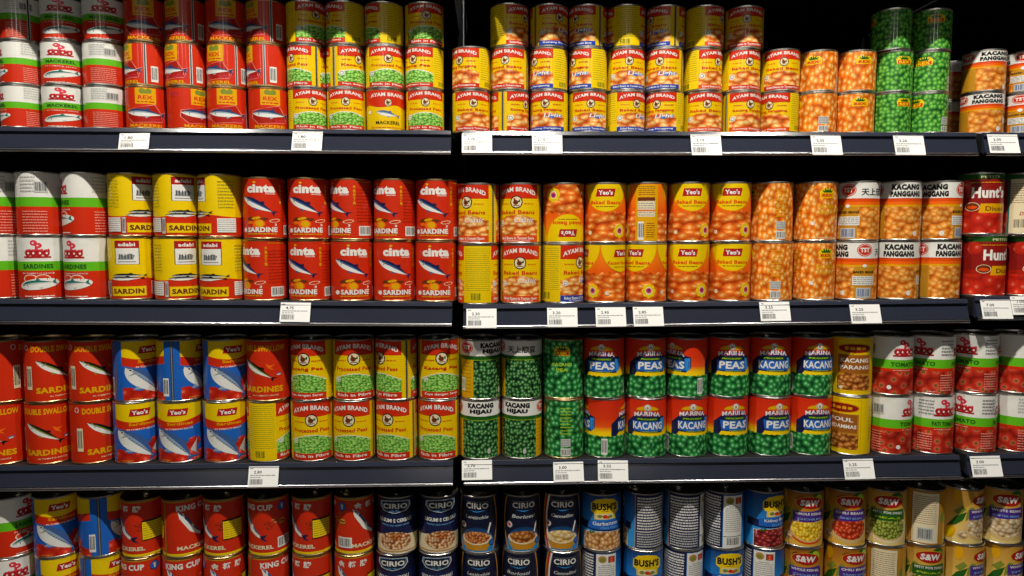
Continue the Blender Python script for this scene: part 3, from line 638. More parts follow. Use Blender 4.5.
# ------------------------------------------------------------------ kinds of can: maker, radius, height, tin, name, category, what it looks like from the front / turned
D = {
 'PM': (lambda R, H: pagoda(R, H, 'm'), 34.8, 74.3, 0, 'mackerel_can', 'short white-green-red mackerel can'),
 'RM': (rexred, 34.6, 74.3, 1, 'mackerel_can', 'short red mackerel can'),
 'AP': (lambda R, H: ayam(R, H, 'peas'), 33.9, 74, 0, 'pea_can', 'short yellow-and-red pea can'),
 'AF': (lambda R, H: ayam(R, H, 'fish'), 33.9, 74, 0, 'mackerel_can', 'short yellow mackerel can'),
 'ABr': (lambda R, H: ayam(R, H, 'beans', 'red'), 33.9, 74, 0, 'bean_can', 'yellow bean can with red foot strip'),
 'ABb': (lambda R, H: ayam(R, H, 'beans', 'blue'), 33.9, 74, 0, 'bean_can', 'yellow bean can with blue foot strip'),
 'ABo': (lambda R, H: ayam(R, H, 'beans', 'dorange'), 33.9, 74, 0, 'bean_can', 'yellow bean can with orange foot strip'),
 'RB': (lambda R, H: rexall(R, H, 'bean'), 34.6, 73.5, 0, 'bean_can', 'short orange can printed with beans'),
 'RP': (lambda R, H: rexall(R, H, 'pea'), 33.6, 73.5, 0, 'pea_can', 'short green can printed with peas'),
 'TB': (lambda R, H: tst(R, H, 'bean'), 34.6, 75, 0, 'bean_can', 'short white-topped orange bean can'),
 'PS': (lambda R, H: pagoda(R, H, 's'), 38.6, 112, 0, 'sardine_can', 'tall white-green-red sardine can'),
 'AD': (adabi, 38.6, 112, 1, 'sardine_can', 'yellow-topped red sardine can'),
 'CI': (cinta, 37.5, 109.5, 1, 'sardine_can', 'red sardine can with blue fish'),
 'BBo': (lambda R, H: ayam(R, H, 'beans', 'dorange'), 37.6, 108.6, 0, 'bean_can', 'tall yellow-and-red bean can'),
 'BBb': (lambda R, H: ayam(R, H, 'beans', 'blue'), 37.6, 108.6, 0, 'bean_can', 'tall yellow bean can with blue strip'),
 'YB': (yeobean, 37.6, 108.6, 0, 'bean_can', 'orange bean can with yellow dome'),
 'RBt': (lambda R, H: rexall(R, H, 'bean'), 38.0, 108.6, 0, 'bean_can', 'tall orange can printed with beans'),
 'TBt': (lambda R, H: tst(R, H, 'bean'), 38.4, 108.8, 0, 'bean_can', 'tall white-topped orange bean can'),
 'HT': (hunts, 38.6, 114, 0, 'tomato_can', 'dark red tomato can'),
 'SW': (swallow, 38.6, 112.6, 1, 'sardine_can', 'plain red sardine can with gold lettering'),
 'YS': (yeosard, 38.6, 112.6, 0, 'sardine_can', 'yellow-red-blue sardine can'),
 'APt': (lambda R, H: ayam(R, H, 'peas'), 37.7, 112, 0, 'pea_can', 'tall yellow-and-red pea can'),
 'TH': (lambda R, H: tst(R, H, 'hijau'), 37.8, 111, 0, 'pea_can', 'white-banded dark pea can'),
 'RPt': (lambda R, H: rexall(R, H, 'pea'), 37.6, 111, 1, 'pea_can', 'tall green can printed with peas'),
 'MA': (marina, 38.0, 111.5, 0, 'pea_can', 'red-and-green pea can'),
 'CP': (lambda R, H: chickpea(R, H, 'KACANG', 'PARANG', 'fava'), 37.4, 112, 0, 'bean_can', 'yellow can with brown bean panel'),
 'CF': (lambda R, H: chickpea(R, H, 'FOUL', 'MEDAMMAS', 'fava'), 37.4, 112, 0, 'bean_can', 'yellow can with brown bean panel'),
 'PT': (lambda R, H: pagoda(R, H, 't'), 38.6, 112.6, 0, 'tomato_can', 'white-green-red tomato can'),
 'KC': (kingcup, 36.4, 109, 1, 'mackerel_can', 'tall red mackerel can'),
 'CC': (cirio_cereal, 37.2, 109, 0, 'bean_can', 'navy-and-cream pulses can'),
 'CL': (lambda R, H: cirio(R, H, 'Lenticchie', 'lentil'), 37.2, 109, 0, 'lentil_can', 'navy lentil can with bowl'),
 'CB': (lambda R, H: cirio(R, H, 'Borlotti', 'fava'), 37.2, 109, 0, 'bean_can', 'navy can with bowl of brown beans'),
 'CN': (lambda R, H: cirio(R, H, 'Cannellini', 'cannel', True), 37.2, 109, 0, 'bean_can', 'navy can with bowl of white beans'),
 'BG': (lambda R, H: bush(R, H, 'Garbanzos', 'Chick Peas', 'chick'), 37.4, 109, 0, 'chickpea_can', 'blue chickpea can with yellow crest'),
 'BK': (lambda R, H: bush(R, H, 'Kidney Beans', 'Dark Red', 'kidney'), 37.4, 109, 0, 'bean_can', 'blue kidney bean can'),
 'SC': (lambda R, H: sw(R, H, 'corn', 'purple', 'CORN', 'swgold', 'dorange'), 37.6, 109, 0, 'corn_can', 'gold corn can with purple banner'),
 'SK': (lambda R, H: sw(R, H, 'rkidney', 'purple', 'KIDNEY BEANS', 'swgold', 'sand', 'CHILI BEANS'), 37.6, 109, 0, 'bean_can', 'gold can of red beans'),
 'SP': (lambda R, H: sw(R, H, 'olives', 'dgreen', 'PEAS', 'swcream', 'cream', 'PETIT POIS SWEET'), 37.6, 109, 0, 'pea_can', 'gold pea can with green banner'),
 'SB': (lambda R, H: sw(R, H, 'wbeans', 'purple', 'BUTTER BEANS', 'swcream', 'sand', 'WHITE BEANS'), 37.6, 109, 0, 'bean_can', 'gold can of white beans'),
}
def tags(o, label, cat, group=None):
    o['label'] = label; o['category'] = cat
    if group: o['group'] = group
def linkmesh(name, me, parent):
    o = bpy.data.objects.new(name, me); C.objects.link(o)
    if parent: o.parent = parent
    return o
def lathe(name, prof, mat, n=SEG, sharp=35):
    V, Fc = [], []; k = len(prof)
    for r, z in prof:
        for i in range(n):
            a = 2*PI*i/n; V.append((r*sin(a)/1e3, -r*cos(a)/1e3, z/1e3))
    for j in range(k-1):
        for i in range(n):
            i2 = (i+1) % n; Fc.append((j*n+i, j*n+i2, (j+1)*n+i2, (j+1)*n+i))
    me = bpy.data.meshes.new(name)
    if prof[-1][0] < .8: Fc.append(tuple((k-1)*n+i for i in range(n)))
    if prof[0][0] < .8: Fc.append(tuple(i for i in range(n))[::-1])
    me.from_pydata(V, [], Fc); me.materials.append(mat)
    me.polygons.foreach_set('use_smooth', [True]*len(Fc)); me.update(); me.set_sharp_from_angle(angle=rad(sharp))
    return me
_m = {}
def can_meshes(k):
    if k in _m: return _m[k]
    mk, R, H, g, *_ = D[k]; mat = GOLDTIN if g else TIN
    body = lathe('tin_body', [(.5, 2.5), (R-5, 2.5), (R-2.2, 2.2), (R-1.4, .1), (R-.3, 0), (R+.35, .6), (R+.35, 2.3), (R-.25, 3.1), (R-.25, H-3.1), (R+.35, H-2.4), (R+.35, H-.6), (R-.3, H), (R-1.2, H-.1), (R-1.6, H-3.6)], mat)
    lid = lathe('tin_lid', [(R-1.6, H-3.5), (R-3.6, H-3.9), (R-4.6, H-2.9), (R-6.5, H-2.9), (R-7.5, H-3.5), (R-13, H-3.5), (R-14, H-3.0), (R-15.5, H-3.0), (R-16.5, H-3.5), (.5, H-3.5)], mat)
    lab = mk(R, H).mesh('can_label')
    _m[k] = (body, lid, lab)
    return _m[k]
def tab_mesh(R, H):
    # ring pull: a flat ring with a tongue and a rivet
    V, Fc = [], []; n = 20
    def ring(cx, cy, ro, ri, z0, z1, sx=1):
        b = len(V)
        for i in range(n):
            a = 2*PI*i/n
            for r, z in ((ro, z0), (ro, z1), (ri, z1), (ri, z0)): V.append(((cx+r*sx*cos(a))/1e3, (cy+r*sin(a))/1e3, z/1e3))
        for i in range(n):
            j = (i+1) % n
            for q in range(4): Fc.append((b+4*i+q, b+4*j+q, b+4*j+(q+1) % 4, b+4*i+(q+1) % 4))
    ring(0, -R+21, 10, 6.2, H-2.9, H-1.7, .85); ring(0, -R+10.5, 3, .3, H-3.6, H-1.8)
    me = bpy.data.meshes.new('pull_ring'); me.from_pydata(V, [], Fc); me.materials.append(TIN); me.update()
    return me

# ------------------------------------------------------------------ shelving
# bays: (x start, x end) of the price rails; rows: base height of the cans at two ends of each bay
BAY = [(-1.30, -.0635), (-.0432, .8800), (.8940, 1.80)]
def base(row, bay, x):
    if row == 2:
        if bay == 0: return 1.3826+(x+.805)/(.71)*(-.0066)
        if bay == 1: return 1.3712+x/.853*.0066
        return 1.3826
    if row == 1: return (1.6803-(x+.8)/.7*.002, 1.6776+x/.85*.002, 1.6798)[bay]
    return {0: 1.985, 3: (1.0846, 1.0852, 1.0868)[bay], 4: .7988}[row]
def slope(row, bay): return math.atan2(base(row, bay, 1)-base(row, bay, 0), 1)
def pmesh(name, prof, x0, x1, mat, parent, zf, mats=None):
    """profile (y, z) swept along x, ends closed; zf gives the base height at x"""
    n = len(prof)
    V = [(x, y, zf(x)+z) for x in (x0, x1) for y, z in prof]
    Fc = [(i, (i+1) % n, n+(i+1) % n, n+i) for i in range(n)]+[tuple(range(n))[::-1], tuple(range(n, 2*n))]
    me = bpy.data.meshes.new(name); me.from_pydata(V, [], Fc); me.materials.append(mat); me.update()
    import bmesh
    bm = bmesh.new(); bm.from_mesh(me); bmesh.ops.recalc_face_normals(bm, faces=bm.faces[:]); bm.to_mesh(me); bm.free()
    return linkmesh(name, me, parent)
def box(name, x0, x1, y0, y1, z0, z1, mat, parent=None):
    return pmesh(name, [(y0, z0), (y1, z0), (y1, z1), (y0, z1)], x0, x1, mat, parent, lambda x: 0)
DEPTH = .43
RH = .042                                   # rail height
FT, FB = (-.0010, -.0085), (-.0095, -.0345)   # top and bottom of the slanting rail face (y, z under the cans' base)
units = []
for b, (x0, x1) in enumerate(BAY):
    root = bpy.data.objects.new('shelving_unit', None); C.objects.link(root)
    tags(root, ['black steel shelving unit holding the red fish cans', 'black steel shelving unit holding the bean and pea cans', 'narrow strip of black shelving unit beyond the bean cans'][b], 'shelf', 'shelving units along the aisle')
    units.append(root)
    for row in (0, 1, 2, 3, 4):
        zf = lambda x, row=row: base(row, b, x)
        s = pmesh('shelf_board', [(.0028, 0), (DEPTH, 0), (DEPTH, -.028), (.02, -.028), (.014, -.034), (.0028, -.034)], x0, x1, SHELF, root, zf)
        ov = -.034 if row == 0 else 0
        pmesh('price_rail', [(.0025+ov, .0012), (.0002+ov, .0016), (-.0008+ov, .0008), (-.0042+ov, -.0056), (-.0040+ov, -.0064), (FT[0]+ov, FT[1]), (FB[0]+ov, FB[1]), (FB[0]+.003+ov, -RH+.004), (.0025+ov, -.034)], x0, x1, RAIL, s, zf)
        arc = [(-.0096+ov-.0030*cos(rad(e)), -RH+.0036+.0030*sin(rad(e))) for e in range(90, -91, -15)]
        lp = pmesh('rail_lip', arc+[(-.0060+ov, -RH+.0006), (-.0060+ov, -RH+.0066)], x0, x1, CHROME, s, zf)
        lp.data.polygons.foreach_set('use_smooth', [True]*len(lp.data.polygons)); lp.data.set_sharp_from_angle(angle=rad(40))
        if ov: pmesh('front_board', [(-.0315, 0), (.0028, 0), (.0028, -.034), (-.0315, -.034)], x0, x1, SHELF, s, zf)
    box('back_panel', x0-.008, x1+.008, DEPTH, DEPTH+.012, .02, 2.25, PANEL, root)
    for x in (x0-.004, x1-.004): box('upright', x, x+.008, DEPTH-.03, DEPTH-.0005, 0, 2.25, PANEL, root)
    box('base_plinth', x0, x1, 0.02, DEPTH, 0, .14, SHELF, root)
fl = box('floor', -4, 4.5, -5, DEPTH+.3, -.05, 0, FLOOR); fl['kind'] = 'structure'
ce = box('ceiling', -4, 4.5, -5, DEPTH+.3, 3.42, 3.47, solid('white_ceiling_tile', (.4, .4, .39), .8, noise=.05)); ce['kind'] = 'structure'
wl = box('wall_back', -4, 4.5, DEPTH+.02, DEPTH+.12, 0, 3.42, solid('grey_wall_paint', (.3, .3, .3), .8, noise=.05)); wl['kind'] = 'structure'

# ------------------------------------------------------------------ the cans
# column: (bay, default kind, run id, [ (pixel x, turn of the front in degrees seen from the camera, kind or None), ... bottom tier first ])
ROWPY = {1: (108, 66, 22), 2: (270, 206), 3: (430, 370), 4: (568, 530)}
T = {
1: [
 (0, 'PM', [(20.5, -78), (19.5, -84), (18, -125)]), (0, 'PM', [(61, 0), (60.5, -2), (59.5, -2)]), (0, 'PM', [(103.5, 128), (102.5, 125), (102.5, 6)]),
 (0, 'RM', [(145.5, 0), (144, -62), (143.3, 0)]), (0, 'RM', [(186.5, 40), (184.8, -48), (183.3, -42)]), (0, 'RM', [(227, 0), (226, -36), (225.4, 2)]), (0, 'RM', [(268, 8), (266.3, -68), (265.7, -48)]),
 (0, 'AP', [(307, 16), (305.5, -48), (304.6, 32)]), (0, 'AP', [(346, -2), (344.5, 42-156), (343.5, -62-156)]), (0, 'AP', [(385.5, 8, 'AF'), (384.9, 10), (384.5, -75-156)]), (0, 'AP', [(425.5, 0), (424.4, -36-156), (424.7, 6)]),
 (1, 'ABr', [(471.5, 6), (471.2, -38-156)]), (1, 'ABr', [(510, 55-156), (509.5, -14), (509.5, 52)]), (1, 'ABb', [(549, -12-156), (548.5, -48-156), (549, 33-156)]),
 (1, 'ABb', [(588.3, 8), (588, -52-156), (587.9, -40)]), (1, 'ABb', [(626.2, 34), (626.5, 9), (626.5, 104)]), (1, 'ABb', [(664.8, -25-156), (664.7, -15), (666, -50)]),
 (1, 'ABo', [(703.8, 11), (703.8, 48), (705, 62)]), (1, 'ABr', [(742, 26-156, 'ABo'), (742, 24), (744.7, 7)]), (1, 'ABr', [(781.2, -32-156, 'ABo'), (782.9, 7)]),
 (1, 'RB', [(819.5, -76), (820.5, -17)]), (1, 'RB', [(857.2, 9), (859.2, 16)]), (1, 'RP', [(893, 33), (895, 26), (892.3, 95)]), (1, 'RP', [(930, -42), (931.7, -22), (933, 180)]),
 (2, 'TB', [(983.8, 14), (985.5, 30)]), (2, 'TB', [(1027, -100), (1029, -95)]),
], 2: [
 (0, 'PS', [(-5.5, -60), (-8, 150)]), (0, 'PS', [(40, -6), (38, -135)]), (0, 'PS', [(85.4, -34), (83.5, -72)]),
 (0, 'AD', [(130.4, -8), (129.6, 36)]), (0, 'AD', [(176, 27), (175, 22)]), (0, 'AD', [(220.9, -27), (219.6, -68)]),
 (0, 'CI', [(264.4, -50), (264.4, -10)]), (0, 'CI', [(309.2, -24), (308.6, -6)]), (0, 'CI', [(351.5, 8), (351.2, -46)]), (0, 'CI', [(394, 8), (394.4, -35)]), (0, 'CI', [(435.5, 0), (436.2, -10)]),
 (1, 'BBo', [(478.2, 100), (477.8, -34)]), (1, 'BBo', [(521.1, -3), (520.7, -12)]), (1, 'BBb', [(563, 55), (563.5, 12, 'YB')]),
 (1, 'YB', [(605, 52-130), (605.6, 0)]), (1, 'YB', [(646.3, -35), (647, 115)]), (1, 'YB', [(688.4, -2), (689.5, 8)]), (1, 'YB', [(730.6, 6), (731, 4)]),
 (1, 'RBt', [(772.3, -82), (773, -68)]), (1, 'RBt', [(815.2, 30), (816.4, 30)]),
 (1, 'TBt', [(856.7, -62), (859.6, -110)]), (1, 'TBt', [(899, 0), (902.3, 12)]), (1, 'TBt', [(940.7, 28), (943.5, -28)]),
 (2, 'HT', [(984.5, 40), (983.5, 14)]), (2, 'HT', [(1028, 48), (1026.5, -120)]),
], 3: [
 (0, 'SW', [(1.7, -26), (1, 110)]), (0, 'SW', [(46.8, 0), (45.4, 34)]), (0, 'SW', [(91.2, 46), (89.3, 30)]),
 (0, 'YS', [(134.5, 6), (133.3, 30)]), (0, 'YS', [(179.7, -12), (178.3, 66)]), (0, 'YS', [(225, 0), (224.4, 16)]),
 (0, 'APt', [(268.6, 82), (267.7, -18, 'SW')]), (0, 'APt', [(312, -2), (311.6, -22-156)]), (0, 'APt', [(354.2, -15), (353.8, 0)]), (0, 'APt', [(396.9, -27), (396.5, -50-156+156)]), (0, 'APt', [(439, -11), (439, 8-156)]),
 (1, 'TH', [(480.2, 2), (480.8, 38)]), (1, 'TH', [(521.8, -15), (521.2, -155)]), (1, 'RPt', [(563.6, -86), (563.5, -3)]),
 (1, 'MA', [(604.7, -84), (603.8, -8)]), (1, 'MA', [(645.8, 4-165), (645.6, 14)]), (1, 'MA', [(687.2, 16-165), (687.2, -46)]), (1, 'MA', [(727.8, 22), (728.9, 8)]), (1, 'MA', [(769.5, 26), (770.6, 9-165)]), (1, 'MA', [(811.6, 21-165), (813, 17-165)]),
 (1, 'CP', [(851.3, -28, 'CF'), (853.6, 6)]),
 (1, 'PT', [(892, 56), (893.3, 28)]), (1, 'PT', [(933.5, 32-120), (934.8, -35)]), (2, 'PT', [(976, -38), (978.7, -35)]), (2, 'PT', [(1018, 140), (1020, 160)]),
], 4: [
 (0, 'PS', [(9.5, 14), (9, 48)]), (0, 'YS', [(57, 20), (55, 6)]), (0, 'YS', [(99.5, 42), (99.6, 84)]),
 (0, 'KC', [(140.2, -45), (140.2, 30-235)]), (0, 'KC', [(181.5, 0), (181, 38)]), (0, 'KC', [(225, 5-160), (225.2, 22-235)]), (0, 'KC', [(269.5, 26), (269.6, -42)]), (0, 'KC', [(313, -50-160), (313, 27-235)]), (0, 'KC', [(355, -8-160), (355.2, 42-160)]),
 (0, 'CC', [(396.5, -12), (397.6, -7)]), (0, 'CC', [(438.5, -5), (438.8, 7)]), (1, 'CL', [(480.5, -6), (480, -9)]), (1, 'CB', [(521, -8), (521.2, 8)]), (1, 'CN', [(562, 10), (561.2, 4)]),
 (1, 'BG', [(601.5, 155), (600.9, 12)]), (1, 'BG', [(642.8, 13), (642.5, -112)]), (1, 'BG', [(683.4, -180), (683.8, -138)]), (1, 'BG', [(724, 20), (724, -192)]), (1, 'BK', [(765, -222), (765.2, 36)]),
 (1, 'SC', [(804, 6), (803.7, 16)]), (1, 'SK', [(845.5, 30), (845.4, 14)]), (2, 'SP', [(887, -165), (886.9, 4)]), (2, 'SP', [(925.5, 14), (925.4, -158)]), (2, 'SB', [(965, 60), (964, 58)]), (2, 'SB', [(1004, 56), (1003, 10)]),
]}
SHELFNAME = {1: 'top shelf', 2: 'second shelf', 3: 'third shelf', 4: 'bottom shelf'}
TIER = {2: ['lower tier', 'upper tier'], 3: ['bottom tier', 'middle tier', 'top tier']}
ORD = ['nearest', 'second', 'third', 'fourth', 'fifth', 'sixth', 'seventh', 'eighth', 'ninth', 'tenth']
ANCH = {'PM': 'white mackerel cans', 'RM': 'red mackerel cans', 'AP': 'short pea cans', 'ABr': 'yellow bean cans', 'RB': 'plain orange cans', 'RP': 'green pea cans', 'TB': 'white-topped cans',
        'PS': 'white sardine cans', 'AD': 'yellow sardine cans', 'CI': 'blue-fish cans', 'BBo': 'yellow bean cans', 'YB': 'dome cans', 'RBt': 'all-bean cans', 'TBt': 'white-topped cans', 'HT': 'dark tomato cans',
        'SW': 'plain red cans', 'YS': 'blue sardine cans', 'APt': 'yellow pea cans', 'TH': 'white-banded cans', 'RPt': 'all-green cans', 'MA': 'red-green pea cans', 'CP': 'yellow panel cans', 'PT': 'white tomato cans',
        'KC': 'red mackerel cans', 'CC': 'cream pulses cans', 'CL': 'lentil cans', 'BG': 'blue bean cans', 'SC': 'corn cans', 'SP': 'green-banner cans'}
def relax(xs, rs):
    for _ in range(60):
        for i in range(len(xs)-1):
            need = rs[i]+rs[i+1]+.0004; d = xs[i+1]-xs[i]
            if d < need: xs[i] -= (need-d)/2; xs[i+1] += (need-d)/2
    return xs
def place_can(k, x, y, z, rz, lean, label, group, flip=False, ring=False):
    body, lid, lab = can_meshes(k); nm, R, H = D[k][4], D[k][1], D[k][2]
    root = bpy.data.objects.new(nm, None); C.objects.link(root); root.empty_display_size = .02
    m = Matrix.Rotation(-lean, 4, 'Y') @ Matrix.Rotation(rz, 4, 'Z')
    if flip: m = Matrix.Translation((0, 0, H/1e3)) @ Matrix.Rotation(PI, 4, 'Y') @ Matrix.Rotation(rz, 4, 'Z')
    root.matrix_world = Matrix.Translation((x, y, z)) @ m
    tags(root, label, 'can', group)
    linkmesh('tin_body', body, root); l = linkmesh('lid', lid, root); linkmesh('printed_label', lab, root)
    if ring:
        key = ('ring', k)
        if key not in _m: _m[key] = tab_mesh(R, H)
        linkmesh('pull_ring', _m[key], l)
    return root
def side(kind, d):
    d = (d+180) % 360-180
    if kind in ('AP', 'APt', 'ABr', 'ABb', 'ABo', 'BBo', 'BBb', 'MA', 'YB', 'SW', 'KC', 'AD'):
        for f in {'MA': (0, 165), 'YB': (0, 130), 'SW': (0, 165), 'KC': (0, 160), 'AD': (0, 180)}.get(kind, (0, 156)):
            e = (d+f+180) % 360-180
            if abs(e) < 30: return 'facing'
            if abs(e) < 62: return 'turned'
        return 'back'
    return 'facing' if abs(d) < 30 else 'turned' if abs(d) < 62 else 'back'
WORD = {'facing': 'facing out', 'turned': 'turned aside', 'back': 'side-on'}
total = 0
for row, cols in T.items():
    # runs of one default kind, used for the wording of labels
    runs = []
    FAM = {'ABb': 'ABr', 'ABo': 'ABr', 'BBb': 'BBo', 'BK': 'BG', 'CB': 'CL', 'CN': 'CL', 'SK': 'SC', 'SB': 'SP'}
    for i, c in enumerate(cols):
        f = FAM.get(c[1], c[1])
        if runs and runs[-1][0] == f: runs[-1][1].append(i)
        else: runs.append((f, [i]))
    where = {}
    for ri, (f, idx) in enumerate(runs):
        for q, i in enumerate(idx):
            if f == 'ABr': where[i] = ORD[q]+(' to' if q == 0 else ' from')+' shelf joint'
            elif ri: where[i] = (ORD[q]+(' to ' if q == 0 else ' from ')+ANCH[runs[ri-1][0]])
            else: where[i] = ORD[len(idx)-1-q]+(' to ' if q == len(idx)-1 else ' from ')+ANCH[runs[1][0]]
    nt = 3 if row == 1 else 2
    zt = [base(row, c[0], 0) for c in cols]
    hsum = [0.0]*len(cols)
    for t in range(nt):
        ids = [i for i, c in enumerate(cols) if len(c[2]) > t]
        kinds = [(cols[i][2][t][2] if len(cols[i][2][t]) > 2 else cols[i][1]) for i in ids]
        rs = [D[k][1]/1e3+.00035 for k in kinds]
        px = [cols[i][2][t][0] for i in ids]; py = ROWPY[row][t]; xs, turn = [], []
        for q, (i, r) in enumerate(zip(ids, rs)):
            # each can hides part of its outer neighbour: place it by its outer edge, half a pitch from the middle of what shows
            near = [abs(px[q]-px[w]) for w in (q-1, q+1) if 0 <= w < len(px)]
            hw = min(min(near)/2, 23)-.35; yc = r+.004; sg = 1 if px[q] > 512 else -1
            P = at(px[q]+sg*hw, py, yc); az = math.atan2(abs(P.x), yc+1.25)
            xe = P.x-sg*r/cos(az); xc = at(px[q], py, yc).x
            k = min(1, abs(px[q]-512)/120); xs.append(xc*(1-k)+xe*k)
            turn.append(math.asin(max(-.6, min(.6, (xc-xs[-1])/r))))
        xs = relax(xs, rs)
        for i, k, x, r, tw in zip(ids, kinds, xs, rs, turn):
            cell = cols[i][2][t]; bay = cols[i][0]; sl = slope(row, bay)
            z = base(row, bay, x)+hsum[i]+.0004
            y = r+.0034+.0016*((i*7+t*3) % 5)/4
            view = math.degrees(math.atan2(-x, y+1.25))
            rz = rad(view+cell[1])+tw*.8
            flip = row == 2 and k == 'YB' and D[cols[i][1]][0] is not D['YB'][0]
            if flip: rz = rad(-view-14)
            ntier = len(cols[i][2])
            tier = TIER[ntier][t] if ntier > 1 else ''
            if row == 1 and ntier == 2: tier = ['bottom tier', 'middle tier'][t]
            w = WORD[side(k, cell[1])]
            look = D[k][5]
            lab = f"{look} {w}, {SHELFNAME[row]} {tier}, {where[i]}"
            if len(lab.split()) > 16: lab = f"{look}, {SHELFNAME[row]} {tier}, {where[i]}"
            if len(lab.split()) > 16: print('LONG', lab)
            if flip: lab = 'orange bean can standing upside down, second shelf upper tier, third from blue-fish cans'
            if k == 'SW' and cols[i][1] == 'APt': lab = 'plain red sardine can standing on a yellow pea can, third shelf, beside blue sardine cans'
            place_can(k, x, y, z, rz, 0, lab, SHELFNAME[row]+' '+ANCH.get(FAM.get(k, k), D[k][5]+'s'), flip, ring=(row >= 3 and t == nt-1))
            hsum[i] += D[k][2]/1e3+.0003
            total += 1
# a second row of cans standing behind, seen through the gap on the top shelf
for t in range(2):
    place_can('TB', .906, .125, base(1, 1, .9)+.0004+t*.0753, rad(-38+180), 0, f"white-topped orange can standing behind the green pea cans, top shelf {['bottom', 'middle'][t]} tier", 'top shelf white-topped cans')

# ------------------------------------------------------------------ price tags
PT = [(1, 0, 134.5, 134, 150, '1.80', -.02, 'below the first red mackerel cans'), (1, 0, 307.2, 132.2, 151.3, '1.80', .012, 'below the first short pea cans'),
      (1, 1, 477, 134.3, 153.5, '2.70', 0, 'below the yellow bean cans by the shelf joint'), (1, 1, 547.2, 135.1, 154.2, '2.10', 0, 'below the blue-striped bean cans'), (1, 1, 706, 135.2, 155.8, '2.10', 0, 'below the orange-striped bean cans'),
      (1, 1, 826.2, 135.8, 155.5, '2.55', 0, 'below the short orange bean cans'), (1, 1, 909, 136, 155.6, '3.20', 0, 'below the short green pea cans'), (1, 2, 1003.5, 135.1, 153.6, '2.00', 0, 'below the short white-topped cans'),
      (2, 0, 295.2, 303.2, 322.5, '4.75', .016, 'below the blue-fish sardine cans'), (2, 1, 481.5, 309, 328.4, '2.20', 0, 'below the tall yellow bean cans'), (2, 1, 562.3, 308, 327.3, '3.20', 0, 'below the upside-down can'),
      (2, 1, 610.7, 307.6, 327, '2.90', -.01, 'below the first dome cans'), (2, 1, 648.2, 307.2, 326.6, '2.85', -.012, 'below the second dome cans'), (2, 1, 775.2, 302.5, 321.6, '3.25', -.01, 'below the tall orange bean cans'),
      (2, 1, 865.2, 304.5, 323.8, '3.25', -.012, 'below the tall white-topped bean cans'), (2, 2, 996.2, 300.3, 319.3, '7.00', 0, 'below the first dark tomato can'), (2, 2, 1027, 297, 315.4, '7.00', 0, 'below the second dark tomato can'),
      (3, 0, 263.5, 466.9, 487.3, '2.80', 0, 'below the tall yellow pea cans'), (3, 1, 477, 461, 480.6, '2.70', -.01, 'below the white-banded pea cans'), (3, 1, 568.5, 462.5, 482.2, '3.00', -.015, 'below the all-green pea can'),
      (3, 1, 613, 461, 481.8, '3.55', .02, 'below the first red-and-green pea can'), (3, 1, 858.8, 459.5, 479.5, '3.25', -.012, 'below the yellow panel cans'), (3, 2, 986.2, 456.6, 477.2, '3.00', -.01, 'below the white tomato cans')]
def tag_mesh(W, Hh, price, seed):
    f = Flat()
    f.rect('CARD', -W/2, W/2, -Hh/2, Hh/2)
    f.text('dgrey', 'RM', -W*.40, Hh*.40, 4.2, 2.2, .02); f.text('black', price, -W*.19, Hh*.22, W*.26, 5.2, .02)
    f.lines('grey', -W*.44, W*.40, Hh*.02, Hh*.10, 1, seed, .6); f.lines('grey', -W*.44, -W*.06, -Hh*.08, Hh*.0, 1, seed+3, .5)
    R = random.Random(seed); a = -W*.44; L = []
    while a < -W*.02:
        b = a+R.choice((.4, .5, .8, 1.1)); L.append((a, b, -Hh*.38, -Hh*.12)); a = b+R.choice((.4, .5, .8))
    f.rects('dgrey', L)
    V, Fc, MI, mats, idx = [], [], [], [CARD], {'CARD': 0}
    # card body
    w, h, d = W/2, Hh/2, .35
    V += [(-w, -h, -d), (w, -h, -d), (w, h, -d), (-w, h, -d), (-w, -h, 0), (w, -h, 0), (w, h, 0), (-w, h, 0)]
    Fc += [(3, 2, 1, 0), (4, 5, 6, 7), (0, 1, 5, 4), (1, 2, 6, 5), (2, 3, 7, 6), (3, 0, 4, 7)]; MI += [0]*6
    for m, tris, lay in f.items[1:]:
        if m not in idx: idx[m] = len(mats); mats.append(ink(m))
        for t in tris:
            n0 = len(V); V += [(p[0], p[1], .03+.012*lay) for p in t]; Fc.append((n0, n0+1, n0+2)); MI.append(idx[m])
    me = bpy.data.meshes.new('price_card'); me.from_pydata([(a/1e3, b/1e3, c/1e3) for a, b, c in V], [], Fc)
    for m in mats: me.materials.append(m)
    me.polygons.foreach_set('material_index', MI); me.update()
    return me
tilt = math.atan2(FT[0]-FB[0], FT[1]-FB[1])   # rail face leans out at the bottom
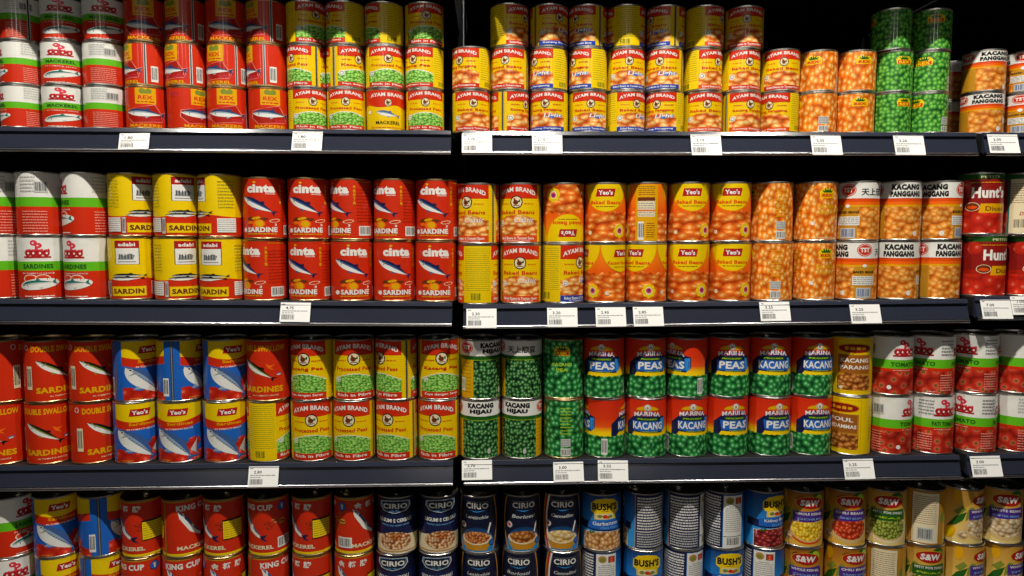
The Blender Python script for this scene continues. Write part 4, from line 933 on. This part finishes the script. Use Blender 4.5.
for i, (row, bay, px, y0, y1, price, rot, wh) in enumerate(PT):
    yc = (FT[0]+FB[0])/2-.0028
    p = at(px, (y0+y1)/2, yc)
    a = at(px, y0, yc+.005); b = at(px, y1, yc-.005); h = (a.z-b.z)*1e3/cos(tilt); w = (at(px+15.1, y0, yc).x-at(px-15.1, y0, yc).x)*1e3
    me = tag_mesh(w, h, price, i+3)
    o = bpy.data.objects.new('price_tag', me); C.objects.link(o)
    # card local +z faces out of the rail, +y up along it
    n = Vector((0, -cos(tilt), sin(tilt))); up = Vector((0, sin(tilt), cos(tilt))); xx = Vector((1, 0, 0))
    zc = base(row, bay, p.x)+(FT[1]+FB[1])/2
    q = Vector((p.x, (FT[0]+FB[0])/2, zc))+up*((p.z-zc)/cos(tilt))+n*.0038
    m = Matrix((xx, up, n)).transposed() @ Matrix.Rotation(-rot, 3, 'Z')
    o.matrix_world = Matrix.Translation(q) @ m.to_4x4()
    tags(o, f'white price card reading {price} {wh}', 'price tag', 'price cards on the shelf rails')

# ------------------------------------------------------------------ light: small ceiling lamps above the aisle
def lamp(x, y, z, watts, size, tgt, col=(1, .93, .82), blend=.6, ang=100):
    l = bpy.data.lights.new('ceiling_spot', 'SPOT'); l.energy = watts; l.shadow_soft_size = size; l.color = col; l.spot_size = rad(ang); l.spot_blend = blend
    o = bpy.data.objects.new('ceiling_spot', l); C.objects.link(o); o.location = (x, y, z)
    o.rotation_euler = (Vector(tgt)-Vector((x, y, z))).to_track_quat('-Z', 'Y').to_euler()
lamp(-1.15, -.75, 3.32, 110, .025, (-.85, 0, 1.4))
lamp(.12, -.75, 3.32, 200, .025, (.12, 0, 1.35))
lamp(1.15, -.75, 3.32, 88, .025, (.9, 0, 1.4))
for x, w in ((-2.2, 22), (-.4, 30), (1.2, 20)): lamp(x, -4.7, 2.95, w, .06, (x*.5, 0, 1.4))
wd = bpy.data.worlds.new('shop_ambience'); bpy.context.scene.world = wd; wd.use_nodes = True
wd.node_tree.nodes['Background'].inputs[0].default_value = (.9, .95, 1, 1); wd.node_tree.nodes['Background'].inputs[1].default_value = .02
print('cans', total)
